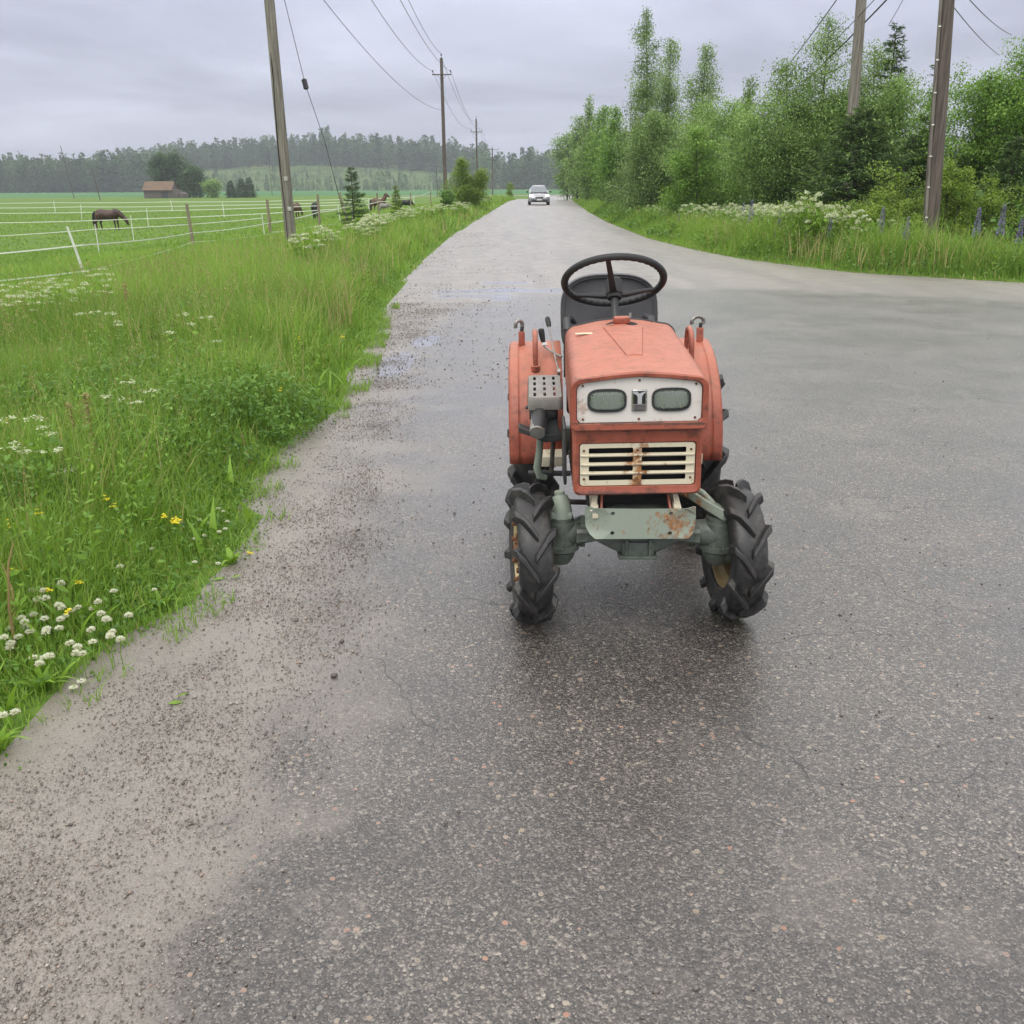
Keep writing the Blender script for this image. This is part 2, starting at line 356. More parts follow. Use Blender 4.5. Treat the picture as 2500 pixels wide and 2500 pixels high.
def Hgt(x, y):
    x = np.asarray(x, float); y = np.asarray(y, float)
    l = sdL(x, y); r = sdR(x, y); cr_ = ss((y-125)/45.)
    l = np.where(y < 0, np.minimum(l, 40), l)
    z = np.where(l > 0, .04*ss(l/.4) - 1.0*(1-np.exp(-np.maximum(l-2, 0)/9))*(1-cr_), 0.)
    rr = np.where(r > 0, .04*ss(r/.4) - .35*(1-np.exp(-np.maximum(r-1, 0)/6))*(1-cr_), 0.)
    z = np.where(l > 0, z, rr) - .95*cr_
    k = ss((y-640)/230.)
    z = z + k*(17*np.exp(-((x+165)/150.)**2) + 6 + 10*np.exp(-((x-420)/230.)**2))
    return z
def Hg(x, y): return float(Hgt(np.array([x]), np.array([y]))[0])
def fbm(x, y, s, seed=0):       # cheap smooth value noise
    g = np.random.default_rng(seed); out_ = 0; amp = 1; tot = 0
    for o_ in range(4):
        T_ = g.random((64, 64)); u = x/s*2**o_+100.3; v = y/s*2**o_+57.7
        i = np.floor(u).astype(int); j = np.floor(v).astype(int); fu, fv = u-i, v-j; fu = fu*fu*(3-2*fu); fv = fv*fv*(3-2*fv)
        a = T_[i % 64, j % 64]; b = T_[(i+1) % 64, j % 64]; c = T_[i % 64, (j+1) % 64]; d = T_[(i+1) % 64, (j+1) % 64]
        out_ = out_ + amp*((a*(1-fu)+b*fu)*(1-fv)+(c*(1-fu)+d*fu)*fv); tot += amp; amp *= .5
    return out_/tot

# ground sheet
gx = np.unique(np.concatenate([-np.geomspace(8, 1150, 70), np.arange(-8, 12.01, .25), np.geomspace(12, 1150, 60)]))
gy = np.unique(np.concatenate([np.arange(-6, 30, .4), np.geomspace(30, 1400, 150), [-20, -12]]))
X, Y = np.meshgrid(gx, gy); l = sdL(X, Y); r = sdR(X, Y)
Z = Hgt(X, Y) - .10*np.where((l < -.12) & (r < -.12) & (Y < 285), 1, 0)
V = np.stack([X, Y, Z], -1).reshape(-1, 3); nx, ny = len(gx), len(gy)
ii = (np.arange(ny-1)[:, None]*nx+np.arange(nx-1)[None]).ravel(); Q = np.stack([ii, ii+1, ii+nx+1, ii+nx], 1)
m_, t, b, o_ = mat('field_ground'); v = ocoord(t)
sp = N(t, 'ShaderNodeSeparateXYZ'); L(t, v, sp.inputs[0])
mp = N(t, 'ShaderNodeMapping', ins={'Scale': (.25, 1.0, 1)}); L(t, v, mp.inputs[0])
c1 = ramp(t, noise(t, .35, 8, .65, mp.outputs[0]), [(.36, (.085, .155, .03)), (.5, (.12, .20, .038)), (.64, (.175, .235, .06))])
c1 = mixc(t, .5, c1, ramp(t, noise(t, 9, 5, .7, v), [(.3, (.06, .12, .02)), (.7, (.18, .28, .06))]))
crop = ramp(t, noise(t, .03, 3, .5, v), [(.3, (.065, .175, .07)), (.7, (.085, .20, .07))])
fY = N(t, 'ShaderNodeMapRange', ins={1: 300.0, 2: 330.0}); L(t, mth(t, 'ADD', sp.outputs[1], mth(t, 'MULTIPLY', noise(t, .02, 2, .5, v), 40.0)), fY.inputs[0])
c1 = mixc(t, fY.outputs[0], c1, crop)
fC = N(t, 'ShaderNodeMapRange', ins={1: 640.0, 2: 650.0}); L(t, sp.outputs[1], fC.inputs[0])
clr = ramp(t, noise(t, .06, 6, .7, v), [(.35, (.045, .08, .028)), (.5, (.09, .145, .045)), (.7, (.15, .19, .075))])
c1 = mixc(t, fC.outputs[0], c1, clr)
L(t, c1, b.inputs['Base Color']); b.inputs['Roughness'].default_value = .95; b.inputs['Specular IOR Level'].default_value = .1
bump(t, noise(t, 6, 6, .7, v), .6, .1, b)
tag(npmesh('ground', V, Q, m_, smooth=True), kind='structure')

# road sheet
yr = np.unique(np.concatenate([np.arange(-1.5, 12, .07), np.geomspace(12, 288, 150)]))
xc = np.unique(np.concatenate([np.arange(-2.6, 3, .07), np.arange(3, 12, .2), np.geomspace(12, 60, 16)]))
xl = np.interp(yr, EL[:, 1], EL[:, 0]) - .18
xr = np.interp(yr, ER[:, 1], ER[:, 0]) + .18; xr[yr < 11.5] = 60
Xr = np.clip(xc[None], xl[:, None], None); Xr = np.minimum(Xr, xr[:, None])
for i in range(len(yr)):                       # beyond the last fixed column the road keeps its own columns
    if xl[i] > xc[0] and False: pass
Yr = np.repeat(yr[:, None], len(xc), 1)
cr_ = ss((Yr-125)/45.); Zr = -.95*cr_ + .006
pud = [(-.02, 15.9, .95, .30), (-.62, 15.2, .5, .16), (-.25, 14.7, .35, .12), (-.1, 17.3, .4, .12), (-1.12, 9.1, .16, .7), (-.95, 10.6, .14, .35)]
nz = fbm(Xr, Yr, .5, 3)
P_ = np.zeros_like(Xr)
for (a, b_, ra, rb) in pud: P_ = np.maximum(P_, 1.35-np.hypot((Xr-a)/ra, (Yr-b_)/rb)+(nz-.5)*.9)
P_ = np.clip(P_*3, 0, 1)
A = sdist(AS, Xr, Yr); G = ss((A + (fbm(Xr, Yr, .30, 5)-.5)*(.75+.5*ss((Yr-3)/3)) + .05)/(.26+.55*ss((Yr-2)/3))+.5)
D = np.clip(fbm(Xr, Yr, .8, 9)*.8 + .25*fbm(Xr, Yr, .2, 11) - .1, 0, 1)
le = -sdL(Xr, Yr); D2 = np.where(Yr < 8, np.exp(-((le-.42)/.28)**2)*.55, .35*np.exp(-((le-.6)/.4)**2)) + .4*D
nxr, nyr = len(xc), len(yr); ii = (np.arange(nyr-1)[:, None]*nxr+np.arange(nxr-1)[None]).ravel(); Q = np.stack([ii, ii+1, ii+nxr+1, ii+nxr], 1)
V = np.stack([Xr, Yr, Zr], -1).reshape(-1, 3)
wd = np.maximum(V[Q[:, 1], 0]-V[Q[:, 0], 0], V[Q[:, 2], 0]-V[Q[:, 3], 0]); Q = Q[wd > 1e-5]

m_, t, b, o_ = mat('wet_road'); v = ocoord(t)
grav, pudl, dens = attr(t, 'gravel'), attr(t, 'puddle'), attr(t, 'density')
def vor(scale, feat='F1', rnd=1.0):
    n = N(t, 'ShaderNodeTexVoronoi', feature=feat, ins={'Scale': scale, 'Randomness': rnd}); L(t, v, n.inputs['Vector']); return n
v1, v2, v3 = vor(115.), vor(250.), vor(46.)
s1 = N(t, 'ShaderNodeSeparateColor'); L(t, v1.outputs['Color'], s1.inputs[0]); s2 = N(t, 'ShaderNodeSeparateColor'); L(t, v2.outputs['Color'], s2.inputs[0]); s3 = N(t, 'ShaderNodeSeparateColor'); L(t, v3.outputs['Color'], s3.inputs[0])
asp = ramp(t, s1.outputs[0], [(0, (.016, .015, .015)), (.5, (.050, .045, .043)), (.8, (.115, .103, .095)), (.94, (.24, .22, .19)), (1, (.46, .42, .36))])
asp = mixc(t, .5, asp, ramp(t, s2.outputs[0], [(0, (.014, .013, .013)), (.5, (.060, .055, .052)), (.85, (.17, .155, .14)), (1, (.50, .46, .41))]))
big = mth(t, 'MULTIPLY', mth(t, 'GREATER_THAN', s3.outputs[0], .945), mth(t, 'LESS_THAN', v3.outputs['Distance'], .36))
asp = mixc(t, big, asp, ramp(t, s3.outputs[1], [(0, (.34, .16, .10)), (.35, (.33, .29, .24)), (.7, (.30, .23, .15)), (1, (.20, .20, .20))]))
patch = noise(t, 1.1, 5, .6, v)
asp = mixc(t, 1.0, asp, ramp(t, patch, [(.35, (.62, .60, .62)), (.65, (1.08, 1.05, 1.02))]), 'MULTIPLY')
sand = ramp(t, noise(t, 1.7, 7, .68, v, .6), [(.56, 0.0), (.64, .36)])           # thin silt left on the asphalt
silt = ramp(t, noise(t, 3.0, 8, .6, v), [(.3, (.150, .128, .108)), (.7, (.225, .198, .170))])
silt = mixc(t, .45, silt, ramp(t, noise(t, 150, 6, .75, v), [(.36, (.05, .045, .042)), (.5, (.17, .155, .14)), (.66, (.40, .37, .33))]))
mpS = N(t, 'ShaderNodeMapping', ins={'Scale': (1.6, .16, 1)}); L(t, v, mpS.inputs[0])
silt = mixc(t, 1.0, silt, ramp(t, noise(t, 1.0, 6, .65, mpS.outputs[0], .4), [(.34, (.72, .72, .74)), (.52, (1.0, 1.0, 1.0)), (.68, (1.22, 1.2, 1.18))]), 'MULTIPLY')
silt = mixc(t, ramp(t, noise(t, 14, 7, .8, v), [(.54, 0.0), (.66, .55)]), silt, (.085, .076, .070))
g1 = vor(95.); sg1 = N(t, 'ShaderNodeSeparateColor'); L(t, g1.outputs['Color'], sg1.inputs[0])
gm = mth(t, 'MULTIPLY', mth(t, 'LESS_THAN', sg1.outputs[0], mth(t, 'ADD', mth(t, 'MULTIPLY', dens, 1.15), -.02)), mth(t, 'LESS_THAN', g1.outputs['Distance'], .48))
gcol = ramp(t, sg1.outputs[1], [(0, (.03, .028, .03)), (.5, (.08, .073, .07)), (.85, (.16, .14, .12)), (1, (.34, .30, .26))])
silt = mixc(t, gm, silt, gcol)
gmix = mth(t, 'MAXIMUM', grav, mth(t, 'MULTIPLY', sand, .8))
base = mixc(t, gmix, asp, silt)
# cracks
wv = N(t, 'ShaderNodeVectorMath', operation='ADD'); nn = N(t, 'ShaderNodeTexNoise', ins={'Scale': 3.0, 'Detail': 4.0}); L(t, v, nn.inputs['Vector'])
wsc = N(t, 'ShaderNodeVectorMath', operation='SCALE', ins={'Scale': .35}); L(t, nn.outputs['Color'], wsc.inputs[0]); L(t, v, wv.inputs[0]); L(t, wsc.outputs[0], wv.inputs[1])
ck = N(t, 'ShaderNodeTexVoronoi', feature='DISTANCE_TO_EDGE', ins={'Scale': 1.1}); L(t, wv.outputs[0], ck.inputs['Vector'])
ckm = mth(t, 'MULTIPLY', mth(t, 'LESS_THAN', ck.outputs['Distance'], .0035), ramp(t, noise(t, 1.3, 3, .5, v), [(.50, 0.0), (.56, 1.0)]))
ckm = mth(t, 'MULTIPLY', ckm, mth(t, 'SUBTRACT', 1.0, gmix))
base = mixc(t, ckm, base, (.012, .011, .011))
base = mixc(t, mth(t, 'MULTIPLY', pudl, .6), base, (.10, .09, .08))
L(t, base, b.inputs['Base Color'])
ra = ramp(t, mth(t, 'ADD', mth(t, 'MULTIPLY', patch, .6), mth(t, 'MULTIPLY', s2.outputs[1], .4)), [(.3, .24), (.7, .44)])
rg = ramp(t, noise(t, 2.2, 5, .6, v), [(.35, .36), (.65, .60)])
rr_ = mixc(t, gmix, ra, rg); rr_ = mixc(t, pudl, rr_, (.03, .03, .03)); L(t, rr_, b.inputs['Roughness'])
hh = mth(t, 'ADD', mth(t, 'MULTIPLY', mth(t, 'SUBTRACT', .5, v1.outputs['Distance']), mth(t, 'SUBTRACT', 1.0, gmix)), mth(t, 'MULTIPLY', gm, .8))
hh = mth(t, 'ADD', hh, mth(t, 'MULTIPLY', mth(t, 'SUBTRACT', .5, v2.outputs['Distance']), .4))
hh = mth(t, 'ADD', hh, mth(t, 'MULTIPLY', ckm, -2.0))
bn = N(t, 'ShaderNodeBump', ins={'Distance': .004}); L(t, hh, bn.inputs['Height']); L(t, mth(t, 'MULTIPLY', mth(t, 'SUBTRACT', 1.0, pudl), .75), bn.inputs['Strength']); L(t, bn.outputs[0], b.inputs['Normal'])
bc = N(t, 'ShaderNodeBump', ins={'Distance': .003}); L(t, mth(t, 'ADD', noise(t, 95, 3, .6, v), mth(t, 'MULTIPLY', s2.outputs[2], .5)), bc.inputs['Height']); L(t, mth(t, 'MULTIPLY', mth(t, 'SUBTRACT', 1.0, pudl), .30), bc.inputs['Strength']); L(t, bc.outputs[0], b.inputs['Coat Normal'])
b.inputs['Specular IOR Level'].default_value = .5; b.inputs['Coat Weight'].default_value = 1.0; b.inputs['Coat IOR'].default_value = 1.46
L(t, mixc(t, pudl, mixc(t, gmix, ramp(t, patch, [(.35, .30), (.65, .42)]), (.46, .46, .46)), (.08, .08, .08)), b.inputs['Coat Roughness'])
ro = npmesh('road', V, Q, m_, smooth=True)
for nm, arr in (('gravel', G), ('puddle', P_), ('density', np.clip(D2, 0, 1))):
    a = ro.data.attributes.new(nm, 'FLOAT', 'POINT'); a.data.foreach_set('value', arr.ravel().astype(np.float32))
tag(ro, kind='structure')
# crossing road far beyond the crest
mcr = pbr('distant_gravel_road', (.36, .34, .31), .8)
tag(MB().add([(-34, 262, Hg(-34, 262)+.06), (60, 258, Hg(60, 258)+.06), (60, 268, Hg(60, 268)+.06), (-34, 271, Hg(-34, 271)+.06)], [(0, 1, 2, 3)]).build('crossing_road', mcr), kind='structure')

# loose stones
def rocks(name, P, size, tint, m_):
    ico = bmesh.new(); bmesh.ops.create_icosphere(ico, subdivisions=1, radius=.5); iv = np.array([v.co[:] for v in ico.verts]); ico.verts.index_update(); iF = np.array([[v.index for v in f.verts] for f in ico.faces]); ico.free()
    n = len(P); sc3 = size[:, None]*rng.uniform([.7, .7, .4], [1.2, 1.2, .8], (n, 3)); az = rng.uniform(0, 6.28, n)
    W = iv[None]*(1+rng.normal(0, .13, (n, 12, 1))); W = W*sc3[:, None]
    c, s = np.cos(az)[:, None], np.sin(az)[:, None]; x, y = W[..., 0]*c-W[..., 1]*s, W[..., 0]*s+W[..., 1]*c
    W = np.stack([x, y, W[..., 2]], -1) + P[:, None]; W[..., 2] += (size*.15)[:, None]
    F_ = (np.arange(n)[:, None, None]*12+iF[None]).reshape(-1, 3)
    return npmesh(name, W.reshape(-1, 3), F_, m_, np.repeat(tint, 12))
m_, t, b, o_ = mat('loose_stone'); L(t, ramp(t, attr(t, 'tint'), [(0, (.070, .062, .058)), (.35, (.15, .132, .118)), (.7, (.26, .228, .20)), (.88, (.34, .31, .27)), (.95, (.31, .21, .16)), (1, (.44, .40, .35))]), b.inputs['Base Color']); b.inputs['Roughness'].default_value = .45
M['stone'] = m_
n = 300000; Yp = 1.3*np.exp(rng.uniform(0, np.log(11), n)); Xp = np.interp(Yp, EL[:, 1], EL[:, 0]) + rng.uniform(.0, 1.5, n)
a_ = sdist(AS, Xp, Yp); dn = np.exp(-((Xp-np.interp(Yp, EL[:, 1], EL[:, 0])-.45)/(.3+.03*Yp))**2)*.9*np.clip(fbm(Xp, Yp, .35, 21)*2.6-.75, .05, 1)+.05
k = (rng.random(n) < dn*np.exp(-np.maximum(-a_-.02, 0)/.14)); Xp, Yp = Xp[k], Yp[k]
sz = rng.lognormal(np.log(.0028), .45, len(Xp))*(1+Yp*.06)
tag(rocks('gravel_stones', np.stack([Xp, Yp, np.full(len(Xp), .008)], 1), sz, rng.random(len(Xp)), M['stone']), 'wet dark grit and gravel scattered along the verge side of the road', 'gravel', kind='stuff')
n = 2600; Yp = 1.4*np.exp(rng.uniform(0, np.log(14), n)); Xp = rng.uniform(-.6, .62, n)*(Yp+.8)*1.0
k = (sdL(Xp, Yp) < -.1) & (sdR(Xp, Yp) < -.1) & (fbm(Xp, Yp, .9, 4) > .42); Xp, Yp = Xp[k], Yp[k]
sz = rng.lognormal(np.log(.0068), .35, len(Xp))
tag(rocks('road_grit', np.stack([Xp, Yp, np.full(len(Xp), .007)], 1), sz, rng.random(len(Xp))*.72, M['stone']), 'sparse dark crumbs of grit lying loose on the wet asphalt', 'grit', kind='stuff')
n = 9000; Yp = 8*np.exp(rng.uniform(0, np.log(5), n)); le_ = np.interp(Yp, EL[:, 1], EL[:, 0]); Xp = le_+rng.exponential(1.0, n)*1.1
k = (rng.random(n) < np.clip(fbm(Xp, Yp, 1.6, 31)*2.5-1.0, .03, .7)) & (sdR(Xp, Yp) < -.1); Xp, Yp = Xp[k], Yp[k]
tag(rocks('shoulder_gravel', np.stack([Xp, Yp, np.full(len(Xp), .008)], 1), rng.lognormal(np.log(.012), .35, len(Xp)), rng.random(len(Xp)), M['stone']), 'coarse grey gravel strewn over the dirt road beyond the tractor', 'gravel', kind='stuff')

# ------------------------------------------------------------------ tractor (x across, y towards the seat, z up)
TR = empty('compact_tractor', (.483, 3.446, .006), R(-1.2))
tag(TR, 'small faded red tractor with black seat and lugged tyres standing on wet asphalt', 'tractor')
B = Matrix.Translation((-.018, 0, .36)) @ Matrix.Rotation(R(-1.1), 4, 'Y') @ Matrix.Translation((0, 0, -.36))
def bld(mb, name, m_, parent=TR, body=True, **k):
    if body: mb.xf(B)
    return mb.build(name, M[m_] if isinstance(m_, str) else m_, parent, **k)
def rrect(w_, h, r, cx=0, cz=0, n=6):
    o = []
    for (sx, sz, a0) in ((1, 1, 0), (-1, 1, 90), (-1, -1, 180), (1, -1, 270)):
        for k in range(n+1):
            a = R(a0+90*k/n); o.append((cx+sx*(w_/2-r)+r*math.cos(a), cz+sz*(h/2-r)+r*math.sin(a)))
    return o
def selli(w_, h, n=3.4, cx=0, cz=0, k=40):
    o = []
    for i in range(k):
        a = 2*math.pi*i/k; c, s = math.cos(a), math.sin(a)
        o.append((cx+w_/2*math.copysign(abs(c)**(2/n), c), cz+h/2*math.copysign(abs(s)**(2/n), s)))
    return o
def hoodsec(w_, zb, zt, pk, r, n=6, rb=.012):
    o = [(-w_+rb, zb), (-w_, zb+rb)]
    for k in range(n+1):
        a = R(180-90*k/n); o.append((-w_+r+r*math.cos(a), zt-r+r*math.sin(a)))
    o += [(-w_*.4, zt+pk*.66), (0, zt+pk), (w_*.4, zt+pk*.66)]
    for k in range(n+1):
        a = R(90-90*k/n); o.append((w_-r+r*math.cos(a), zt-r+r*math.sin(a)))
    o += [(w_, zb+rb), (w_-rb, zb)]
    return o
def P3(lp, y, dy=0): return [(a, y+dy*(z-.82), z) for a, z in lp]

# hood with its deep headlight surround
h = MB(); stt = [(-.196, .2415, .822, 1.013, .02, .042), (-.10, .2405, .826, 1.024, .021, .044), (.1, .239, .83, 1.042, .023, .046), (.35, .2365, .84, 1.062, .025, .05), (.60, .234, .85, 1.083, .026, .055)]
loops = [P3(hoodsec(.2385, .826, 1.008, .018, .04), -.2005)]
loops += [P3(hoodsec(a, zb, zt, pk, r), y) for (y, a, zb, zt, pk, r) in stt]
inner1 = P3(hoodsec(.2235, .846, .996, .019, .03), -.199); inner2 = P3(hoodsec(.2205, .849, .993, .019, .028), -.180); inner3 = P3(hoodsec(.20, .87, .97, .015, .02), -.178)
h.loft([inner3, inner2, inner1]+loops, cap=False)
HOOD = bld(h, 'hood', 'red')
def ztop(x, y): return 1.033+(y+.19)*.0955-.022*abs(x)/.2-.0
tr = [(-.088, .46), (-.034, -.01), (.034, -.01), (.088, .46)]
tri = [(-.078, .452), (-.028, .002), (.028, .002), (.078, .452)]
def dens_(lp, n=6): return [(lp[i][0]+(lp[(i+1) % 4][0]-lp[i][0])*k/n, lp[i][1]+(lp[(i+1) % 4][1]-lp[i][1])*k/n) for i in range(4) for k in range(n)]
bld(MB().loft([[(x, y, ztop(x, y)-.004) for x, y in dens_(tr)], [(x, y, ztop(x, y)+.009) for x, y in dens_(tri)]]), 'raised_bonnet_panel', 'red', HOOD)
bld(MB().box((-.155, .41, ztop(.155, .41)+.0035), (.085, .022, .0016), rot=('X', R(5.4))), 'blank_sticker', pbr('sticker_cream', (.62, .55, .38), .5), HOOD)
eye = [(math.cos(a)*.068, .515+math.sin(a)*.048*abs(math.sin(a))**.5) for a in (2*math.pi*k/28 for k in range(28))]
bld(MB().loft([[(x, y, ztop(x, y)-.003) for x, y in eye], [(x, y, ztop(x, y)+.0025) for x, y in eye]]), 'filler_opening', 'void', HOOD)
bld(MB().box((0, .52, 1.112), (.068, .045, .032), .009, 3), 'filler_cap', 'red', HOOD)
bld(MB().tube([(a, .602, z) for a, z in hoodsec(.234, .85, 1.083, .026, .055)][1:-1], .006, 8), 'rubber_edge', 'rubber', HOOD)
bld(MB().loft([P3(hoodsec(.228, .70, 1.078, .024, .05), .585), P3(hoodsec(.228, .70, 1.07, .02, .05), .64)]), 'dashboard', 'black')
# headlight panel
pin = hoodsec(.2205, .849, .993, .019, .028); pan = [(x*.992, .921+(z-.921)*.985) for x, z in pin]
LX = .113
lh = [selli(.128, .074, 3.6, s*LX, .928) for s in (-1, 1)]
PANEL = bld(MB().holed(pan, lh, lambda u, v_, s: (u, -.1845+.003*s, v_)), 'headlight_panel', 'white')
for s in (-1, 1):
    o = MB(); a = selli(.140, .086, 3.3, s*LX, .928); b2 = selli(.124, .070, 3.6, s*LX, .928)
    c3 = selli(.136, .082, 3.3, s*LX, .928)
    HL = bld(o.loft([[(x, -.183, z) for x, z in a], [(x, -.192, z) for x, z in c3], [(x, -.192, z) for x, z in b2], [(x, -.178, z) for x, z in b2]], cap=False), 'headlight', 'black')
    g = MB(); rings = []
    for k, (sc_, y) in enumerate(((1, -.184), (.93, -.1885), (.75, -.192), (.45, -.1945), (.15, -.1955))): rings.append([(s*LX+(x-s*LX)*sc_, y, .928+(z-.928)*sc_) for x, z in b2])
    bld(g.loft(rings, cap=True), 'lens', 'lens', HL)
    g = MB(); rings = []
    for sc_, y in ((1.0, -.181), (.9, -.168), (.7, -.152), (.4, -.140), (.12, -.136)): rings.append([(s*LX+(x-s*LX)*sc_, y, .928+(z-.928)*sc_) for x, z in b2])
    bld(g.loft(rings, cap=True), 'reflector', 'reflector', HL)
    bld(MB().cyl((s*LX, -.136, .93), (s*LX, -.170, .93), .010, 14, .012), 'bulb', 'steel', HL)
for x, z in ((-.198, .982), (0, .9985), (.198, .982), (-.198, .862), (0, .860), (.198, .862)):
    bld(MB().cyl((x, -.183, z), (x, -.1885, z), .0048, 12, .0038), 'screw', 'rust', PANEL)
# emblem: chrome shield with a Y on black and a ribbed foot
EM = bld(MB().box((0, -.188, .928), (.054, .009, .079), .005, 3), 'emblem', 'chrome')
bld(MB().loft([[(x, -.1928, z) for x, z in rrect(.043, .045, .003, 0, .9385)], [(x, -.1936, z) for x, z in rrect(.043, .045, .003, 0, .9385)]]), 'emblem_field', 'void', EM)
yp = [(-.0215, .9600), (-.009, .9605), (-.0035, .9560), (.0, .9530), (.006, .9565), (.0215, .9605), (.0205, .9570), (.013, .9500), (.0085, .9420), (.0080, .9160), (-.0065, .9160), (-.0065, .9400), (-.0105, .9480), (-.0170, .9510), (-.0215, .9545)]
bld(MB().loft([[(x, -.1934, z) for x, z in yp], [(x, -.1958, z) for x, z in yp]]), 'emblem_letter', pbr('emblem_silver', (.48, .48, .50), .35, .2, .05), EM)
st = MB()
for k in range(5): st.box((0, -.1934, .9105-k*.0045), (.040, .0022, .0016))
bld(st, 'emblem_ribs', 'darksteel', EM)
# grille housing
gh = MB(); og = rrect(.464, .258, .022, 0, .700)
go = rrect(.420, .163, .012, 0, .6865); g2 = rrect(.400, .145, .008, 0, .6865)
gh.loft([[(x, -.150, z) for x, z in g2], [(x, -.152, z) for x, z in go], [(x, -.166, z) for x, z in rrect(.424, .167, .013, 0, .6865)], [(x, -.168, z) for x, z in rrect(.436, .20, .018, 0, .690)], [(x, -.172, z) for x, z in rrect(.444, .232, .02, 0, .695)], [(x, -.166, z) for x, z in rrect(.462, .255, .022, 0, .70)], [(x, -.150, z) for x, z in og], [(x, .14, z) for x, z in og]], cap=False)
GH = bld(gh, 'grille_housing', 'red')
bld(MB().box((0, .0, .6865), (.44, .20, .21)), 'radiator', 'void')
holes = [rrect(.160, .0205, .004, s*.0955, .7655-d, 3) for s in (-1, 1) for d in (.027, .0605, .0945, .1285)]
GR = bld(MB().holed(rrect(.415, .158, .011, 0, .6865), holes, lambda u, v_, s: (u, -.1615+.004*s, v_)), 'grille', 'cream', bevel=.0012)
gb = MB()
for d in (.0438, .0776, .1112): gb.tube([(-.2045, -.1615, .7655-d), (-.2, -.1645, .7655-d), (.2, -.1645, .7655-d), (.2045, -.1615, .7655-d)], .0042, 8)
bld(gb, 'grille_bar', 'cream', GR)
for x in (-.193, 0, .193):
    for z in (.7395, .6330): bld(MB().cyl((x, -.1600, z), (x, -.1650, z), .0050, 12, .0042), 'screw', 'rust', GR)
# engine, gearbox, frame
eng = MB().box((0, .30, .62), (.34, .52, .36), .02).box((0, .34, .50), (.24, .62, .24), .03).box((-.19, .28, .70), (.05, .30, .16), .01)
for k in range(6): eng.cyl((-.17, .08+k*.08, .55), (-.225, .08+k*.08, .55), .018, 10)
bld(eng, 'engine', 'darksteel')
bld(MB().box((0, .95, .47), (.26, .62, .22), .03).cyl((-.30, 1.15, .43), (.30, 1.15, .43), .075, 20), 'gearbox', 'darkgreen', body=False)
bld(MB().box((-.258, .04, .69), (.012, .20, .22), .004), 'side_panel', 'darksteel')
bld(MB().box((0, -.02, .565), (.30, .20, .014), .003).box((0, -.11, .573), (.22, .014, .018), .003), 'front_tray', 'green')
for s in (-1, 1):
    fr = MB().loft([[(s*.158+d, -.150+e, .505) for d, e in ((-.011, 0), (.011, 0), (.011, .05), (-.011, .05))], [(s*.140+d, -.075+e, .60) for d, e in ((-.009, 0), (.009, 0), (.009, .05), (-.009, .05))]])
    fr.box((s*.15, .1, .50), (.022, .50, .05), .003)
    bld(fr, 'frame_rail', 'cream')
    bld(MB().loft([[(s*.128+d, -.145+e, .505) for d, e in ((-.004, 0), (.004, 0), (.004, .05), (-.004, .05))], [(s*.118+d, -.070+e, .60) for d, e in ((-.004, 0), (.004, 0), (.004, .05), (-.004, .05))]]), 'brace', 'red')
# bumper plate with its four holes
bo = []
for x, z in [(-.205, .512), (-.19, .5165), (-.15, .515), (0, .514), (.15, .515), (.19, .5175), (.203, .512), (.2055, .48), (.205, .435), (.196, .412), (.18, .3985), (0, .397), (-.17, .3965), (-.19, .410), (-.205, .435), (-.2075, .48)]: bo.append((x, z))
bh = [[(x+.0078*math.cos(2*math.pi*k/14), z+.0078*math.sin(2*math.pi*k/14)) for k in range(14)] for x in (-.107, .107) for z in (.4965, .4195)]
# subdivide the outline so the ends can bend back
def by(x): return -.163+max(0, abs(x)-.165)**1.6*6
bo2 = []
for i in range(len(bo)):
    a, c = bo[i], bo[(i+1) % len(bo)]; k = max(1, int(math.dist(a, c)/.02)); bo2 += [(a[0]+(c[0]-a[0])*j/k, a[1]+(c[1]-a[1])*j/k) for j in range(k)]
BP = bld(MB().holed(bo2, bh, lambda u, v_, s: (u, by(u)+.007*s, v_)), 'bumper_plate', 'green', body=False, smooth=30)
bld(MB().box((0, -.1, .475), (.26, .11, .05), .006), 'bumper_bracket', 'darkgreen', body=False)
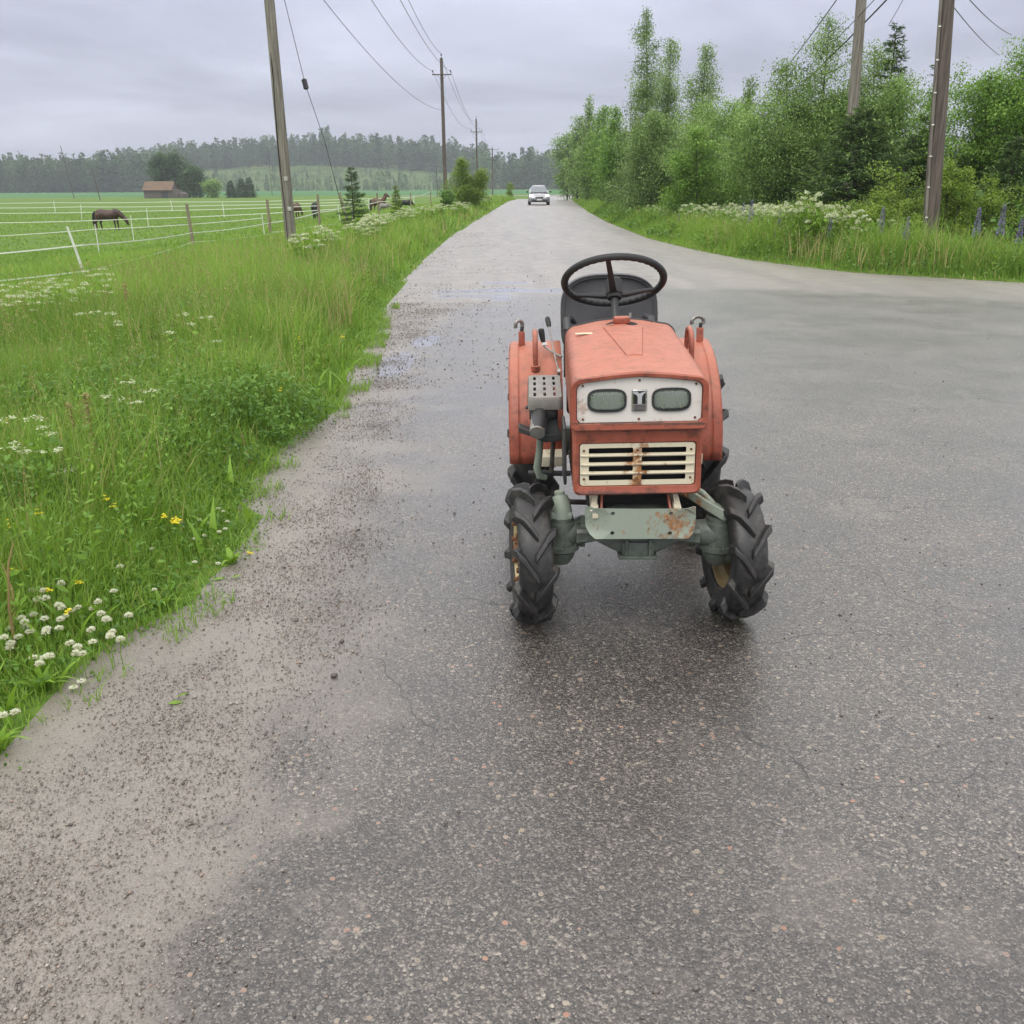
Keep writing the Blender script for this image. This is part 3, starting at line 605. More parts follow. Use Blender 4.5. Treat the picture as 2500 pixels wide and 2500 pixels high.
# front axle
ax = MB(); pr = [(-.235, .405), (-.235, .335), (-.16, .352), (-.115, .325), (-.072, .300), (.072, .300), (.115, .325), (.16, .352), (.235, .335), (.235, .405)]
def sc_loop(k, y): return [(x, y, .37+(z-.37)*k) for x, z in pr]
ax.loft([sc_loop(.55, -.082), sc_loop(.9, -.072), sc_loop(1, -.05), sc_loop(1, .05), sc_loop(.8, .08)])
ax.box((0, -.01, .325), (.125, .165, .062), .010).box((0, -.01, .295), (.150, .185, .014), .004).cyl((0, -.02, .292), (0, -.02, .278), .012, 6)
for s in (-1, 1): ax.box((s*.045, -.094, .335), (.012, .016, .07), .004).cyl((s*.066, -.09, .303), (s*.066, -.09, .286), .006, 6)
bld(ax, 'front_axle', 'darkgreen', body=False)
for s, gx_, dk in ((-1, -.292, 0), (1, .318, 1)):
    g = MB(); c = (gx_, .0, 0)
    g.lathe([(.235, .002), (.238, .034), (.262, .050), (.290, .058), (.300, .072), (.318, .073), (.322, .060), (.40, .060), (.412, .056), (.414, .050), (.428, .048), (.432, .036), (.434, .002)], 'Z', 28, c)
    g.tube([(gx_, 0, .36), (s*.21, 0, .368)], [.062, .044], 20)
    g.lathe([(s*.20, .002), (s*.20, .062), (s*.218, .062), (s*.218, .002)], 'X', 20, (0, 0, .368))
    g.tube([(gx_, .0, .29), (gx_+s*.06, 0, .282)], [.052, .045], 20)
    for k in range(8):
        a = k*math.pi/4+.2; g.cyl((gx_+.064*math.cos(a), .064*math.sin(a), .316), (gx_+.064*math.cos(a), .064*math.sin(a), .330), .0065, 6)
    for k in range(6):
        a = k*math.pi/3; g.cyl((s*.215, .054*math.cos(a), .368+.054*math.sin(a)), (s*.226, .054*math.cos(a), .368+.054*math.sin(a)), .006, 6)
    GC = bld(g, 'drive_housing', 'darkgreen', body=False)
kk = MB().tube([(-.292, 0, .425), (-.292, 0, .455), (-.294, .0, .485), (-.298, .01, .510)], [.044, .042, .035, .029], 14).box((-.292, .0, .440), (.085, .07, .028), .008).cyl((-.298, .01, .508), (-.300, .01, .528), .020, 8)
bld(kk, 'steering_knuckle', 'green', body=False)
arm = MB().loft([[(.175, .10+a, .500+c) for a, c in ((-.02, -.012), (.02, -.012), (.02, .014), (-.02, .014))], [(.205, .06+a, .505+c) for a, c in ((-.024, -.018), (.024, -.018), (.02, .02), (-.02, .02))],
                 [(.265, .02+a, .472+c) for a, c in ((-.03, -.016), (.03, -.016), (.025, .022), (-.025, .022))], [(.325, -.005+a, .440+c) for a, c in ((-.045, -.012), (.045, -.012), (.035, .030), (-.035, .030))],
                 [(.378, .01+a, .425+c) for a, c in ((-.035, -.012), (.035, -.012), (.03, .020), (-.03, .020))]])
arm.tube([(.168, .11, .505), (.20, .05, .515)], .02, 12).tube([(.20, .12, .53), (.26, .05, .51), (.30, .02, .475)], [.010, .011, .010], 8)
bld(arm, 'steering_arm', 'green', body=False, bevel=.005)
bld(MB().tube([(-.30, .12, .455), (-.27, .14, .442), (.17, .15, .425)], .011, 12).tube([(-.315, .1, .456), (-.262, .142, .442)], .017, 12), 'track_rod', 'iron', body=False)

# wheels
def tyre(Rr, W, Rb, lugs, lh, dA, lw):
    t_ = MB(); Rc = Rr-lh
    prof = [(-.36, Rb/Rc), (-.43, Rb/Rc*1.03), (-.50, .80), (-.505, .87), (-.46, .94), (-.38, .975), (-.2, .992), (0, 1.0), (.2, .992), (.38, .975), (.46, .94), (.505, .87), (.50, .80), (.43, Rb/Rc*1.03), (.36, Rb/Rc)]
    prof = [(a*W, r*Rc) for a, r in prof] + [(.30*W, Rb*.985), (-.30*W, Rb*.985)]
    t_.lathe(prof, 'X', 64, closed=True)
    secs = [(-.045, .998, 0, 1, .80, -.06), (.12, .996, 0, 1, 1, .25), (.30, .985, .12, 1, 1.02, .66), (.43, .955, .55, .85, 1.0, .98), (.50, .885, 1, .35, .72, 1.10), (.515, .80, 1, .05, .12, 1.14)]
    for i in range(lugs):
        for s, of in ((-1, 0), (1, .5)):
            a0 = 2*math.pi*(i+of)/lugs; lp = []
            for (x, r, nx_, nr, hf, u) in secs:
                q = []
                for (dt, top) in ((-1.25, 0), (-.62, 1), (.50, 1), (1.0, 0)):
                    wd_ = lw*(1+.25*u); rb = r*Rc - (0 if top else .004) ; hh_ = lh*hf*top
                    px_ = s*(x*W+nx_*hh_-(0 if top else .003*nx_)); pr_ = rb+nr*hh_; an = a0+u*dA+dt*wd_/2/Rc
                    q.append((px_, -pr_*math.cos(an), pr_*math.sin(an)))
                lp.append(q if s > 0 else q[::-1])
            t_.loft(lp)
    return t_
def wheel(pos, Rr, W, Rb, lugs, lh, dA, lw, steer, side, name):
    # side = direction of the outer face
    rimb = MB(); w2 = W*.5
    rimb.lathe([(-side*w2*.74, Rb+.010), (-side*w2*.70, Rb-.004), (-side*w2*.45, Rb-.010), (-side*w2*.2, Rb-.035), (side*w2*.35, Rb-.035), (side*w2*.55, Rb-.010), (side*w2*.78, Rb-.002), (side*w2*.84, Rb+.012),
                (side*w2*.80, Rb+.012), (side*w2*.74, Rb-.006), (side*w2*.50, Rb-.016), (side*w2*.30, Rb-.041), (-side*w2*.18, Rb-.041), (-side*w2*.40, Rb-.016), (-side*w2*.66, Rb-.010)], 'X', 48, closed=True)
    rimb.lathe([(side*w2*.30, Rb-.030), (side*w2*.42, Rb*.62), (side*w2*.60, Rb*.42), (side*w2*.60, .002), (side*w2*.50, .002), (side*w2*.50, Rb*.42), (side*w2*.34, Rb*.62), (side*w2*.22, Rb-.030)], 'X', 48, closed=True)
    wo = rimb.build('wheel', M['rim' if side < 0 else 'shaderim'], TR); wo.location = pos; wo.rotation_euler = (0, 0, steer)
    tyre(Rr, W, Rb, lugs, lh, dA, lw).build('tyre', M['rubber'], wo, smooth=32, bevel=.003)
    MB().cyl((side*w2*.45, 0, 0), (side*w2*1.0, 0, 0), Rb*.28, 20, Rb*.22).build('hub', M['rust'], wo)
    for k in range(6):
        a = k*math.pi/3+.3; MB().cyl((side*w2*.5, Rb*.45*math.cos(a), Rb*.45*math.sin(a)), (side*w2*.86, Rb*.45*math.cos(a), Rb*.45*math.sin(a)), .012, 6).build('wheel_nut', M['rust'], wo)
    for k in range(9 if name == 'front' else 0):
        a = k*math.pi*2/9+.1; MB().cyl((side*w2*.55, Rb*.86*math.cos(a), Rb*.86*math.sin(a)), (side*w2*.96, Rb*.86*math.cos(a), Rb*.86*math.sin(a)), .010, 6).build('rim_bolt', M['rust'], wo)
    return wo
ST = R(6.2)
wheel((-.412, -.01, .279), .280, .130, .150, 10, .030, .36, .038, ST, -1, 'front')
wheel((.388, .035, .279), .280, .130, .150, 10, .030, .36, .038, ST, 1, 'front')
for s in (-1, 1): wheel((s*.393-.004, 1.15, .428), .430, .19, .255, 12, .040, .33, .052, 0, s, 'rear')
# fenders
for s in (-1, 1):
    prof = [(.482, -.050), (.483, -.016), (.477, -.004), (.468, 0), (.440, .001), (.434, -.004), (.427, -.006), (.418, -.002), (.405, .0), (.30, .0), (.235, .0)]
    loops = []; path = [(.672, .45, 180, 0)]
    path = [(.675, .452, 178), (.672, .50, 180)]
    for k in range(0, 17):
        a = 180-k*9; path.append((1.145+.473*math.cos(R(a)), .50+.43*math.sin(R(a)), a))
    for (y, z, a) in path:
        nyy, nzz = math.cos(R(a)), math.sin(R(a)); loops.append([(s*x-.004, y+nyy*d, z+nzz*d) for x, d in prof])
    FE = bld(MB().loft(loops, cap=False, closed=False), 'fender', 'red', smooth=40)
    so_ = FE.modifiers.new('thickness', 'SOLIDIFY'); so_.thickness = .004; so_.offset = -1
    hx = s*.355-.006 if s < 0 else s*.352
    hb = MB().tube([(hx, .865, .845), (hx, .862, .93), (hx, .872, .975), (hx, .90, 1.003), (hx, .95, 1.010), (hx, .985, 1.0), (hx, 1.005, .97), (hx, 1.01, .90)], .0125, 12).cyl((hx, .865, .845), (hx, .862, .868), .021, 14)
    bld(hb, 'grab_handle', 'red')
    sx = s*.425 if s < 0 else .428
    SB = bld(MB().box((sx, 1.10, .948), (.030, .028, .085), .003).box((sx, 1.10, .908), (.044, .04, .008), .002), 'lamp_stub', 'red')
    hk = MB().tube([(sx, 1.10, .985), (sx+.004, 1.10, 1.012)], .009, 10)
    bld(hk, 'stub_bolt', 'darksteel', SB)
    arc = [(sx-.012+.030*math.cos(R(a))*(1 if s > 0 else .55), 1.105+.01*math.cos(R(a)), 1.018+.024*math.sin(R(a))) for a in range(-30, 215, 18)]
    bld(MB().tube(arc, [.0095]*len(arc), 10), 'chrome_clamp', 'steel', SB)
bld(MB().box((-.318, .915, .958), (.026, .042, .002), rot=('X', R(-68+90-14))), 'fender_sticker', pbr('sticker_grey', (.45, .45, .44), .5, 0, .6, 60))
# footboards, pedals, pipes
for s in (-1, 1):
    fb = MB().box((s*.30, .76, .515), (.13, .42, .010), .003).box((s*.30, .553, .497), (.13, .012, .045), .003)
    for k in range(4): fb.box((s*.30, .60+k*.05, .5215), (.04, .012, .004))
    bld(fb, 'footboard', 'cream')
bld(MB().tube([(-.345, .33, .70), (-.352, .34, .60), (-.362, .35, .53), (-.352, .36, .49), (-.325, .37, .478)], [.014, .015, .017, .016, .012], 12), 'pedal_lever', 'green')
bld(MB().tube([(-.288, .36, .72), (-.296, .37, .60), (-.302, .38, .50)], .010, 10), 'brake_rod', 'iron')
bld(MB().tube([(-.40, .42, .485), (-.22, .40, .487)], .012, 10), 'cross_shaft', 'darksteel')
# exhaust silencer under its slotted shield
q = Matrix.Translation((-.325, .40, .866)) @ Matrix.Rotation(R(5.5), 4, 'X')
sh = []
for k in range(4):
    for j in range(3): sh.append(rrect(.011, .046, .003, -.042+j*.040, -.112+k*.074, 2))
top = MB().holed(rrect(.132, .315, .016, 0, 0), sh, lambda u, v_, s: (u, v_, -.003*s)).xf(q)
SH = bld(top, 'heat_shield', 'shield')
sd_ = MB().loft([[(x, y, -.001) for x, y in rrect(.132, .315, .016)], [(x, y, -.012) for x, y in rrect(.140, .323, .018)], [(x, y, -.050) for x, y in rrect(.140, .323, .018)], [(x, y, -.050) for x, y in rrect(.134, .317, .017)], [(x, y, -.004) for x, y in rrect(.126, .31, .015)]], cap=False).xf(q)
bld(sd_, 'shield_skirt', 'shield', SH)
for k in range(4): bld(MB().box((-.0705, -.115+k*.072, -.028), (.002, .012, .026)).xf(q), 'side_slot', 'void', SH)
si = MB().tube([(-.335, .26, .79), (-.335, .56, .82)], .052, 20).tube([(-.345, .30, .80), (-.350, .24, .775), (-.358, .165, .735)], [.030, .032, .029], 20, True)
bld(si, 'silencer', 'darksteel')
bld(MB().tube([(-.350, .245, .772), (-.360, .158, .728)], [.0335, .031], 20), 'tail_pipe', 'shield')
bk = MB().box((-.335, .255, .79), (.110, .01, .06), .004)
bk.loft([[(-.395, .27, .82), (-.275, .27, .82), (-.275, .29, .82), (-.395, .29, .82)], [(-.385, .27, .74), (-.275, .27, .74), (-.275, .29, .74), (-.385, .29, .74)], [(-.372, .26, .70), (-.270, .26, .69), (-.270, .30, .69), (-.372, .30, .70)]])
bk.loft([[(-.435, .26, .73), (-.435, .26, .705), (-.435, .33, .705), (-.435, .33, .73)], [(-.385, .25, .712), (-.385, .25, .690), (-.385, .33, .690), (-.385, .33, .712)], [(-.33, .235, .702), (-.33, .235, .668), (-.33, .33, .668), (-.33, .33, .702)], [(-.262, .25, .70), (-.262, .25, .67), (-.262, .33, .67), (-.262, .33, .70)]])
bk.cyl((-.405, .30, .80), (-.392, .30, .80), .009, 6)
bld(bk, 'exhaust_bracket', 'darksteel', bevel=.003)
# levers
bld(MB().tube([(-.262, .60, .885), (-.285, .70, .985), (-.300, .78, 1.065)], .0038, 8).cyl((-.268, .60, .885), (-.255, .60, .885), .018, 12), 'throttle_lever', 'steel')
bld(MB().tube([(-.298, .775, 1.058), (-.3, .785, 1.066), (-.304, .80, 1.086), (-.305, .805, 1.094)], [.009, .012, .012, .008], 12), 'lever_knob', 'black')
bld(MB().tube([(-.24, .92, .895), (-.28, .97, .91), (-.315, 1.0, .93), (-.322, 1.003, .945)], .0055, 8), 'gear_lever', 'steel')
bld(MB().tube([(-.321, 1.003, .94), (-.324, 1.006, .96), (-.330, 1.010, .995), (-.332, 1.012, 1.012), (-.332, 1.012, 1.016)], [.008, .012, .015, .014, .006], 12), 'lever_grip', 'black')
# steering wheel
tt = R(32.6); SC = Vector((-.015, .75, 1.249)); eu = Vector((1, 0, 0)); ev = Vector((0, -math.cos(tt), math.sin(tt))); en = Vector((0, math.sin(tt), math.cos(tt)))
tv = []; tf = []; NA, NB_ = 160, 14
for i in range(NA):
    a = 2*math.pi*i/NA
    for j in range(NB_):
        bb = 2*math.pi*j/NB_; rr2 = .0152; rad = math.cos(bb)*rr2
        if rad < 0: rad *= 1+.22*math.cos(40*a)
        rad_ = .2150+rad
        tv.append(SC+eu*rad_*math.cos(a)+ev*rad_*math.sin(a)+en*math.sin(bb)*rr2)
for i in range(NA):
    for j in range(NB_): tf.append((i*NB_+j, i*NB_+(j+1) % NB_, ((i+1) % NA)*NB_+(j+1) % NB_, ((i+1) % NA)*NB_+j))
SW = bld(MB().add(tv, tf), 'steering_wheel', 'black')
hubc = SC-en*.062
for a in (101, 217, 338):
    d = eu*math.cos(R(a))+ev*math.sin(R(a)); per = eu*-math.sin(R(a))+ev*math.cos(R(a)); lp = []
    for k, (rr2, dn_, w2, th_) in enumerate(((.02, .062, .017, .010), (.06, .052, .015, .009), (.13, .026, .0125, .008), (.208, .002, .011, .007))):
        c = SC+d*rr2-en*dn_; lp.append([c+per*w2-en*th_, c+per*w2*.8+en*th_, c-per*w2*.8+en*th_, c-per*w2-en*th_])
    bld(MB().loft(lp), 'spoke', 'black', SW, bevel=.003)
bld(MB().tube([hubc-en*.022, hubc-en*.02, hubc-en*.004, hubc+en*.0, hubc+en*.062, hubc+en*.07], [.020, .030, .032, .036, .036, .030], 24), 'hub', 'black', SW)
bld(MB().tube([hubc-en*.02, hubc-en*.26], .0165, 16), 'steering_column', 'darksteel')
bld(MB().cyl((.045, .62, 1.10), (.045, .625, 1.128), .006, 10), 'ignition_key', 'steel')
# seat
def seatpt(u, v_, th_):     # u -1..1 across, v 0..1 upwards
    x = .010+.241*u; z = .86+.368*v_
    y = 1.33-.45*x*x-.05*(1-v_)**2+.03*v_
    return (x, y+th_, z)
def seatloop(k, th_, bul=0):
    o_ = []
    for i in range(48):
        a = 2*math.pi*i/48; c, s = math.cos(a), math.sin(a); n_ = 3.0 if s > 0 else 6
        u = math.copysign(abs(c)**(2/n_), c)*k; v_ = .5+.5*math.copysign(abs(s)**(2/n_), s)*(1-(1-k)*1.2)
        x, y, z = seatpt(u, v_, th_); o_.append((x, y-bul, z))
    return o_
SEAT = bld(MB().loft([seatloop(.2, -.008, .0), seatloop(.6, -.004, .0), seatloop(.85, .006), seatloop(.925, .002), seatloop(.935, -.010), seatloop(.985, -.014), seatloop(1, .0), seatloop(1, .03), seatloop(.96, .05), seatloop(.5, .055)]), 'seat_backrest', 'vinyl', smooth=50)
bld(MB().tube([Vector(p)+Vector((0, -.002, 0)) for p in seatloop(.93, -.006)]+[Vector(seatloop(.93, -.006)[0])], .0035, 6, False), 'piping', 'vinyl', SEAT)
cs = MB(); cl = []
for k_, z, in ((.9, .86), (1, .875), (1, .915), (.95, .935), (.6, .94), (.1, .935)): cl.append([(x*k_, 1.08+(y)*k_, z) for x, y in selli(.44, .42, 4)])
bld(cs.loft(cl), 'seat_cushion', 'vinyl', smooth=50)
for s in (-1, 1):
    bld(MB().tube([(s*.20, 1.20, .93), (s*.205, 1.17, .99), (s*.205, 1.20, 1.025), (s*.185, 1.24, 1.03), (s*.16, 1.26, 1.0)], [.016, .020, .020, .016, .010], 12), 'hip_bolster', 'vinyl')
bld(MB().box((0, 1.1, .80), (.28, .34, .10), .02), 'seat_pedestal', 'red')

# ------------------------------------------------------------------ poles and wires
def pole(x, y, h, r, lean=(0, 0), m_='pole', label='', arms=None, name='utility_pole', extra=None):
    z = Hg(x, y); t = empty(name, (x, y, z)); tag(t, label, 'utility pole', 'wooden poles along the road')
    top = Vector((lean[0]*h, lean[1]*h, h))
    MB().tube([Vector((0, 0, -.3)), top*.33, top*.66, top], [r*1.05, r*.95, r*.86, r*.76], 16).build('pole', M[m_], t)
    if arms:
        for (dz, half, kind) in arms:
            c = top*((h-dz)/h)
            a = MB().box(c+Vector((0, -r, 0)), (half*2, .07, .08), .01)
            if kind: a.tube([c+Vector((-half*.5, -r, 0)), c+Vector((0, -r, -.45))], .015, 6).tube([c+Vector((half*.5, -r, 0)), c+Vector((0, -r, -.45))], .015, 6)
            A_ = a.build('crossarm', M['poled'], t)
            for s in (-1, 1):
                p = c+Vector((s*(half-.05), -r, .04))
                MB().tube([p, p+Vector((0, 0, .12)), p+Vector((0, 0, .14)), p+Vector((0, 0, .22)), p+Vector((0, 0, .27))], [.012, .012, .05, .055, .03], 10).build('insulator', M['ceramic'], A_)
        p = top
        MB().tube([p, p+Vector((0, 0, .14)), p+Vector((0, 0, .16)), p+Vector((0, 0, .25)), p+Vector((0, 0, .3))], [.014, .014, .05, .055, .03], 10).build('insulator', M['ceramic'], t)
    return t, Vector((x, y, z))+top
b1 = atY(709, 560, 27); p1, top1 = pole(b1.x, 27, 10.2, .152, (-.012, 0), 'pole', 'thick grey wooden pole with a long crack, nearest on the left verge', [(.9, .75, 1)])
for (zz, dx) in ((2.02, .02), (1.25, .05)):
    MB().box((dx+.02-.012*zz, -.155, zz), (.10, .008, .11), .002).build('number_plate', pbr('pale_plate', (.42, .42, .38), .5), p1)
MB().tube([(-.075-.012*z_+.02*math.sin(z_*1.7), -.128-.01*math.cos(z_), z_) for z_ in np.arange(.2, 5.2, .35)], [.004]+[.017]*13+[.003], 6).build('crack', M['void'], p1)
b2 = atY(1088, 480, 78); p2, top2 = pole(b2.x, 78, 10.9, .15, (-.004, 0), 'poled', 'dark pole with one short crossarm beside the light green roadside tree', [(1.15, .72, 1)])
b3 = atY(1166, 480, 142); p3, top3 = pole(b3.x, 142, 11.0, .14, (-.002, 0), 'poled', 'thin dark pole just right of the light green tree, third along the left verge', [(1.7, .8, 1)])
b4 = atY(1203, 470, 215); p4, top4 = pole(b4.x, 215, 10.2, .15, (0, 0), 'poled', 'distant pole with two crossarms close to the car', [(.4, 1.35, 0), (2.4, 1.1, 0)])
for px, Y_, h_, ln, lb in ((181, 250, 12.5, -.12, 'thin leaning pole far across the field at the left edge of the forest'), (244, 215, 6.5, -.14, 'short leaning dark pole beyond the paddock left of the barn'),
                           (665, 330, 13, -.01, 'pale distant pole in the field right of the big cracked pole'), (1068, 240, 7.5, 0, 'short thin pole standing just left of the pole with the short crossarm')):
    b_ = atY(px, 480, Y_); pole(b_.x, Y_, h_, .10, (ln, 0), 'poled', lb)
def line_top(t_, pz): return t_
def right_pole(px0, py0, px1, py1, Y_, r, h, label, m_):
    a = atY(px0, py0, Y_); b_ = atY(px1, py1, Y_); k = (b_.x-a.x)/(b_.z-a.z); x0 = a.x-k*(a.z-Hg(a.x, Y_))
    return pole(x0, Y_, h, r, (k, 0), m_, label)
pA, topA = right_pole(2278, 480, 2312, 0, 21.5, .165, 9.5, 'big brown wooden pole with a cable guard at the far right of the road', 'poled')
KA = (topA.x-pA.location.x)/9.5
MB().tube([(-.165+KA*z_, -.10, z_) for z_ in (.1, 1.2, 2.6, 5, 7)], .030, 8).build('cable_guard', M['pole'], pA)
cb_ = MB()
for k in range(12): cb_.box((-.165+KA*(.4+k*.62), -.13, .4+k*.62), (.05, .02, .025))
cb_.build('cable_clips', M['tape'], pA)
pB, topB = right_pole(2093, 130, 2103, 0, 30, .165, 11, 'wooden pole rising out of the tall roadside trees on the right', 'pole')
def wire(a, b, sag, r, label, group='overhead wires'):
    a, b = Vector(a), Vector(b); pts = []
    for k in range(41):
        t_ = k/40; p = a.lerp(b, t_); p.z -= sag*4*t_*(1-t_); pts.append(p)
    return tag(MB().tube(pts, r, 6).build('overhead_wire', M['wire'], None), label, 'wire', group)
T1 = top1+Vector((0, 0, .3)); T2 = top2+Vector((0, 0, .3)); T3 = top3+Vector((0, 0, .3)); T4 = top4
wire(T1+Vector((1.9, 0, 0)), T2, .9, .013, 'topmost thin wire running to the peak of the dark pole with a crossarm')
wire(top1+Vector((1.75, 0, -.55)), top2+Vector((.66, 0, -.9)), .9, .013, 'wire running to the right end of the crossarm of the dark pole')
wire(top1+Vector((.72, 0, -.65)), top2+Vector((-.66, 0, -.9)), .9, .013, 'wire running to the left end of the crossarm of the dark pole')
wire(top1+Vector((.05, -.2, -2.1)), top2+Vector((0, 0, -3.6)), 1.0, .011, 'lowest and faintest wire sagging from the cracked pole across the sky')
for d, e in ((0, 0), (.68, -.95), (-.68, -.95)): wire(top2+Vector((d, 0, e+.1)), top3+Vector((d, 0, e-.3)), 1.3, .014, 'thin wire between the two dark poles along the left verge')
for d, e in ((0, 0), (.72, -1.4), (-.72, -1.4)): wire(top3+Vector((d, 0, e)), top4+Vector((d*1.5, 0, -.4)), 1.3, .014, 'distant wire running to the pole with two crossarms')
# stay with its insulator
ga, gm_, gb_ = atY(660, -140, 27.3), atY(745, 205, 28.0), atY(838, 520, 31)
gy_ = empty('stay_wire', (gb_.x, gb_.y, Hg(gb_.x, gb_.y))); tag(gy_, 'slanting stay wire of the cracked pole with a small dark insulator', 'stay wire')
MB().tube([ga, gm_, atY(793, 345, 29.3), gb_], .009, 6).xf(Matrix.Translation(-gy_.location)).build('wire', M['wire'], gy_)
MB().tube([gm_+Vector((-.03, 0, .14)), gm_+Vector((-.025, 0, .11)), gm_+Vector((0, 0, 0)), gm_+Vector((.02, 0, -.11)), gm_+Vector((.03, 0, -.14))], [.03, .075, .07, .075, .03], 12).xf(Matrix.Translation(-gy_.location)).build('insulator', M['ceramic'], gy_)
# service lines above the right-hand trees
e1 = atY(1690, 372, 75)
def wpix(p0, p1, Y0, Y1, r, sag, lb): wire(atY(*p0, Y0), atY(*p1, Y1), sag, r, lb)
wpix((2085, -60), (1712, 392), 29, 62, .016, .5, 'upper dark wire slanting down in front of the roadside trees on the right')
wpix((2200, -70), (1757, 350), 26, 62, .012, .35, 'thin middle wire slanting down towards the birches on the right')
wpix((2235, -75), (1757, 362), 26, 60, .024, .45, 'thick black cable slanting down across the roadside trees on the right')
wpix((2300, -20), (2440, 135), 21.5, 40, .010, .1, 'thin wire to the right of the brown pole ending at the right-hand tree, lower one')
wpix((2350, -20), (2470, 85), 21.5, 40, .010, .1, 'thin wire to the right of the brown pole ending at the right-hand tree, upper one')
wpix((2215, -20), (2170, 60), 29, 31, .008, .02, 'short thin stay rising from the tree tops beside the brown pole')

# ------------------------------------------------------------------ fences
mt_post = pbr('white_plastic_post', (.62, .66, .56), .5, 0, .1)
def fence(label, pts, posts, tapes, tw, pm=None):
    """pts: list of (x, y) ; posts: list of (x, y, h, r, lean, material) ; tapes: heights per vertex"""
    o = empty('tape_fence', (pts[0][0], pts[0][1], Hg(*pts[0]))); tag(o, label, 'fence', 'horse paddock fences'); iv = Matrix.Translation(-o.location)
    for (x, y, h, r, ln, m_) in posts:
        z = Hg(x, y); MB().tube([(x, y, z-.1), (x+ln*h*.5, y, z+h*.5), (x+ln*h, y, z+h)], [r, r*.96, r*.9], 8).xf(iv).build('fence_post', m_, o)
    for hs in tapes:
        lp = []
        for i in range(len(pts)-1):
            (x0, y0), (x1, y1) = pts[i], pts[i+1]; n = 8
            for k in range(n+(i == len(pts)-2)):
                t_ = k/n; x, y = x0+(x1-x0)*t_, y0+(y1-y0)*t_; z = (Hg(x0, y0)+hs[i])*(1-t_)+(Hg(x1, y1)+hs[i+1])*t_ - .10*4*t_*(1-t_)*.5
                lp.append([(x, y-.003, z-tw/2), (x, y-.003, z+tw/2), (x, y+.003, z+tw/2), (x, y+.003, z-tw/2)])
        MB().loft(lp).xf(iv).build('fence_tape', M['tape'], o)
    return o
def gp(px, Y_): return (atY(px, 500, Y_).x, Y_)
q0, q1, q2, q3, q4, q5, q6, q7, q8 = gp(-420, 19), gp(188, 21), gp(462, 36), gp(655, 40), gp(777, 44), gp(850, 47), gp(925, 54), gp(1003, 66), gp(1052, 77)
WP = M['post']
fence('nearest paddock fence of white tape on one leaning white post and rough wooden posts', [q0, q1, q2, q3],
      [(*q1, 1.28, .030, -.22, mt_post), (*q2, 1.62, .062, -.06, WP), (*q3, 1.62, .062, -.02, WP)],
      [[.9, .90, .62, .72], [.35, .36, .30, .30]], .028)
fence('paddock fence along the verge behind the young spruce, on grey wooden posts', [q3, q4, q5, q6, q7, q8],
      [(*q4, 1.7, .06, 0, WP), (*q5, 1.7, .055, -.22, WP), (*q6, 1.6, .05, -.05, WP), (*q7, 1.5, .045, 0, WP), (*q8, 1.6, .045, 0, WP)],
      [[.72, .95, 1.1, 1.15, 1.2, 1.5], [.35, .4, .4, .5, .5, .6]], .045)
rnd = random.Random(3)
def far_fence(label, Y0, Y1, pxa, pxb, h, step, tw, r):
    xa, xb = atY(pxa, 500, Y0).x, atY(pxb, 500, Y1).x; n = max(2, int((xb-xa)/step)); P_ = []; Q_ = []
    for i in range(n+1):
        t_ = i/n; x, y = xa+(xb-xa)*t_, Y0+(Y1-Y0)*t_; P_.append((x, y)); Q_.append((x, y, h*1.18, r, rnd.uniform(-.10, .06), mt_post))
    fence(label, P_, Q_, [[h]*(n+1)], tw)
far_fence('low white tape fence in front of the grazing brown horse', 30, 38, -300, 640, .95, 5.6, .026, .020)
far_fence('white tape fence crossing the grazing horse at belly height', 47, 47, -200, 830, 1.0, 8.0, .032, .024)
far_fence('white tape fence just behind the grazing brown horse', 66, 66, -150, 860, 1.05, 9.5, .040, .030)
far_fence('white tape fence two lines behind the grazing horse', 84, 82, -150, 900, 1.1, 11, .045, .036)
far_fence('farthest white tape fence below the barn and the crop field', 112, 108, -150, 1010, 1.1, 13, .055, .045)

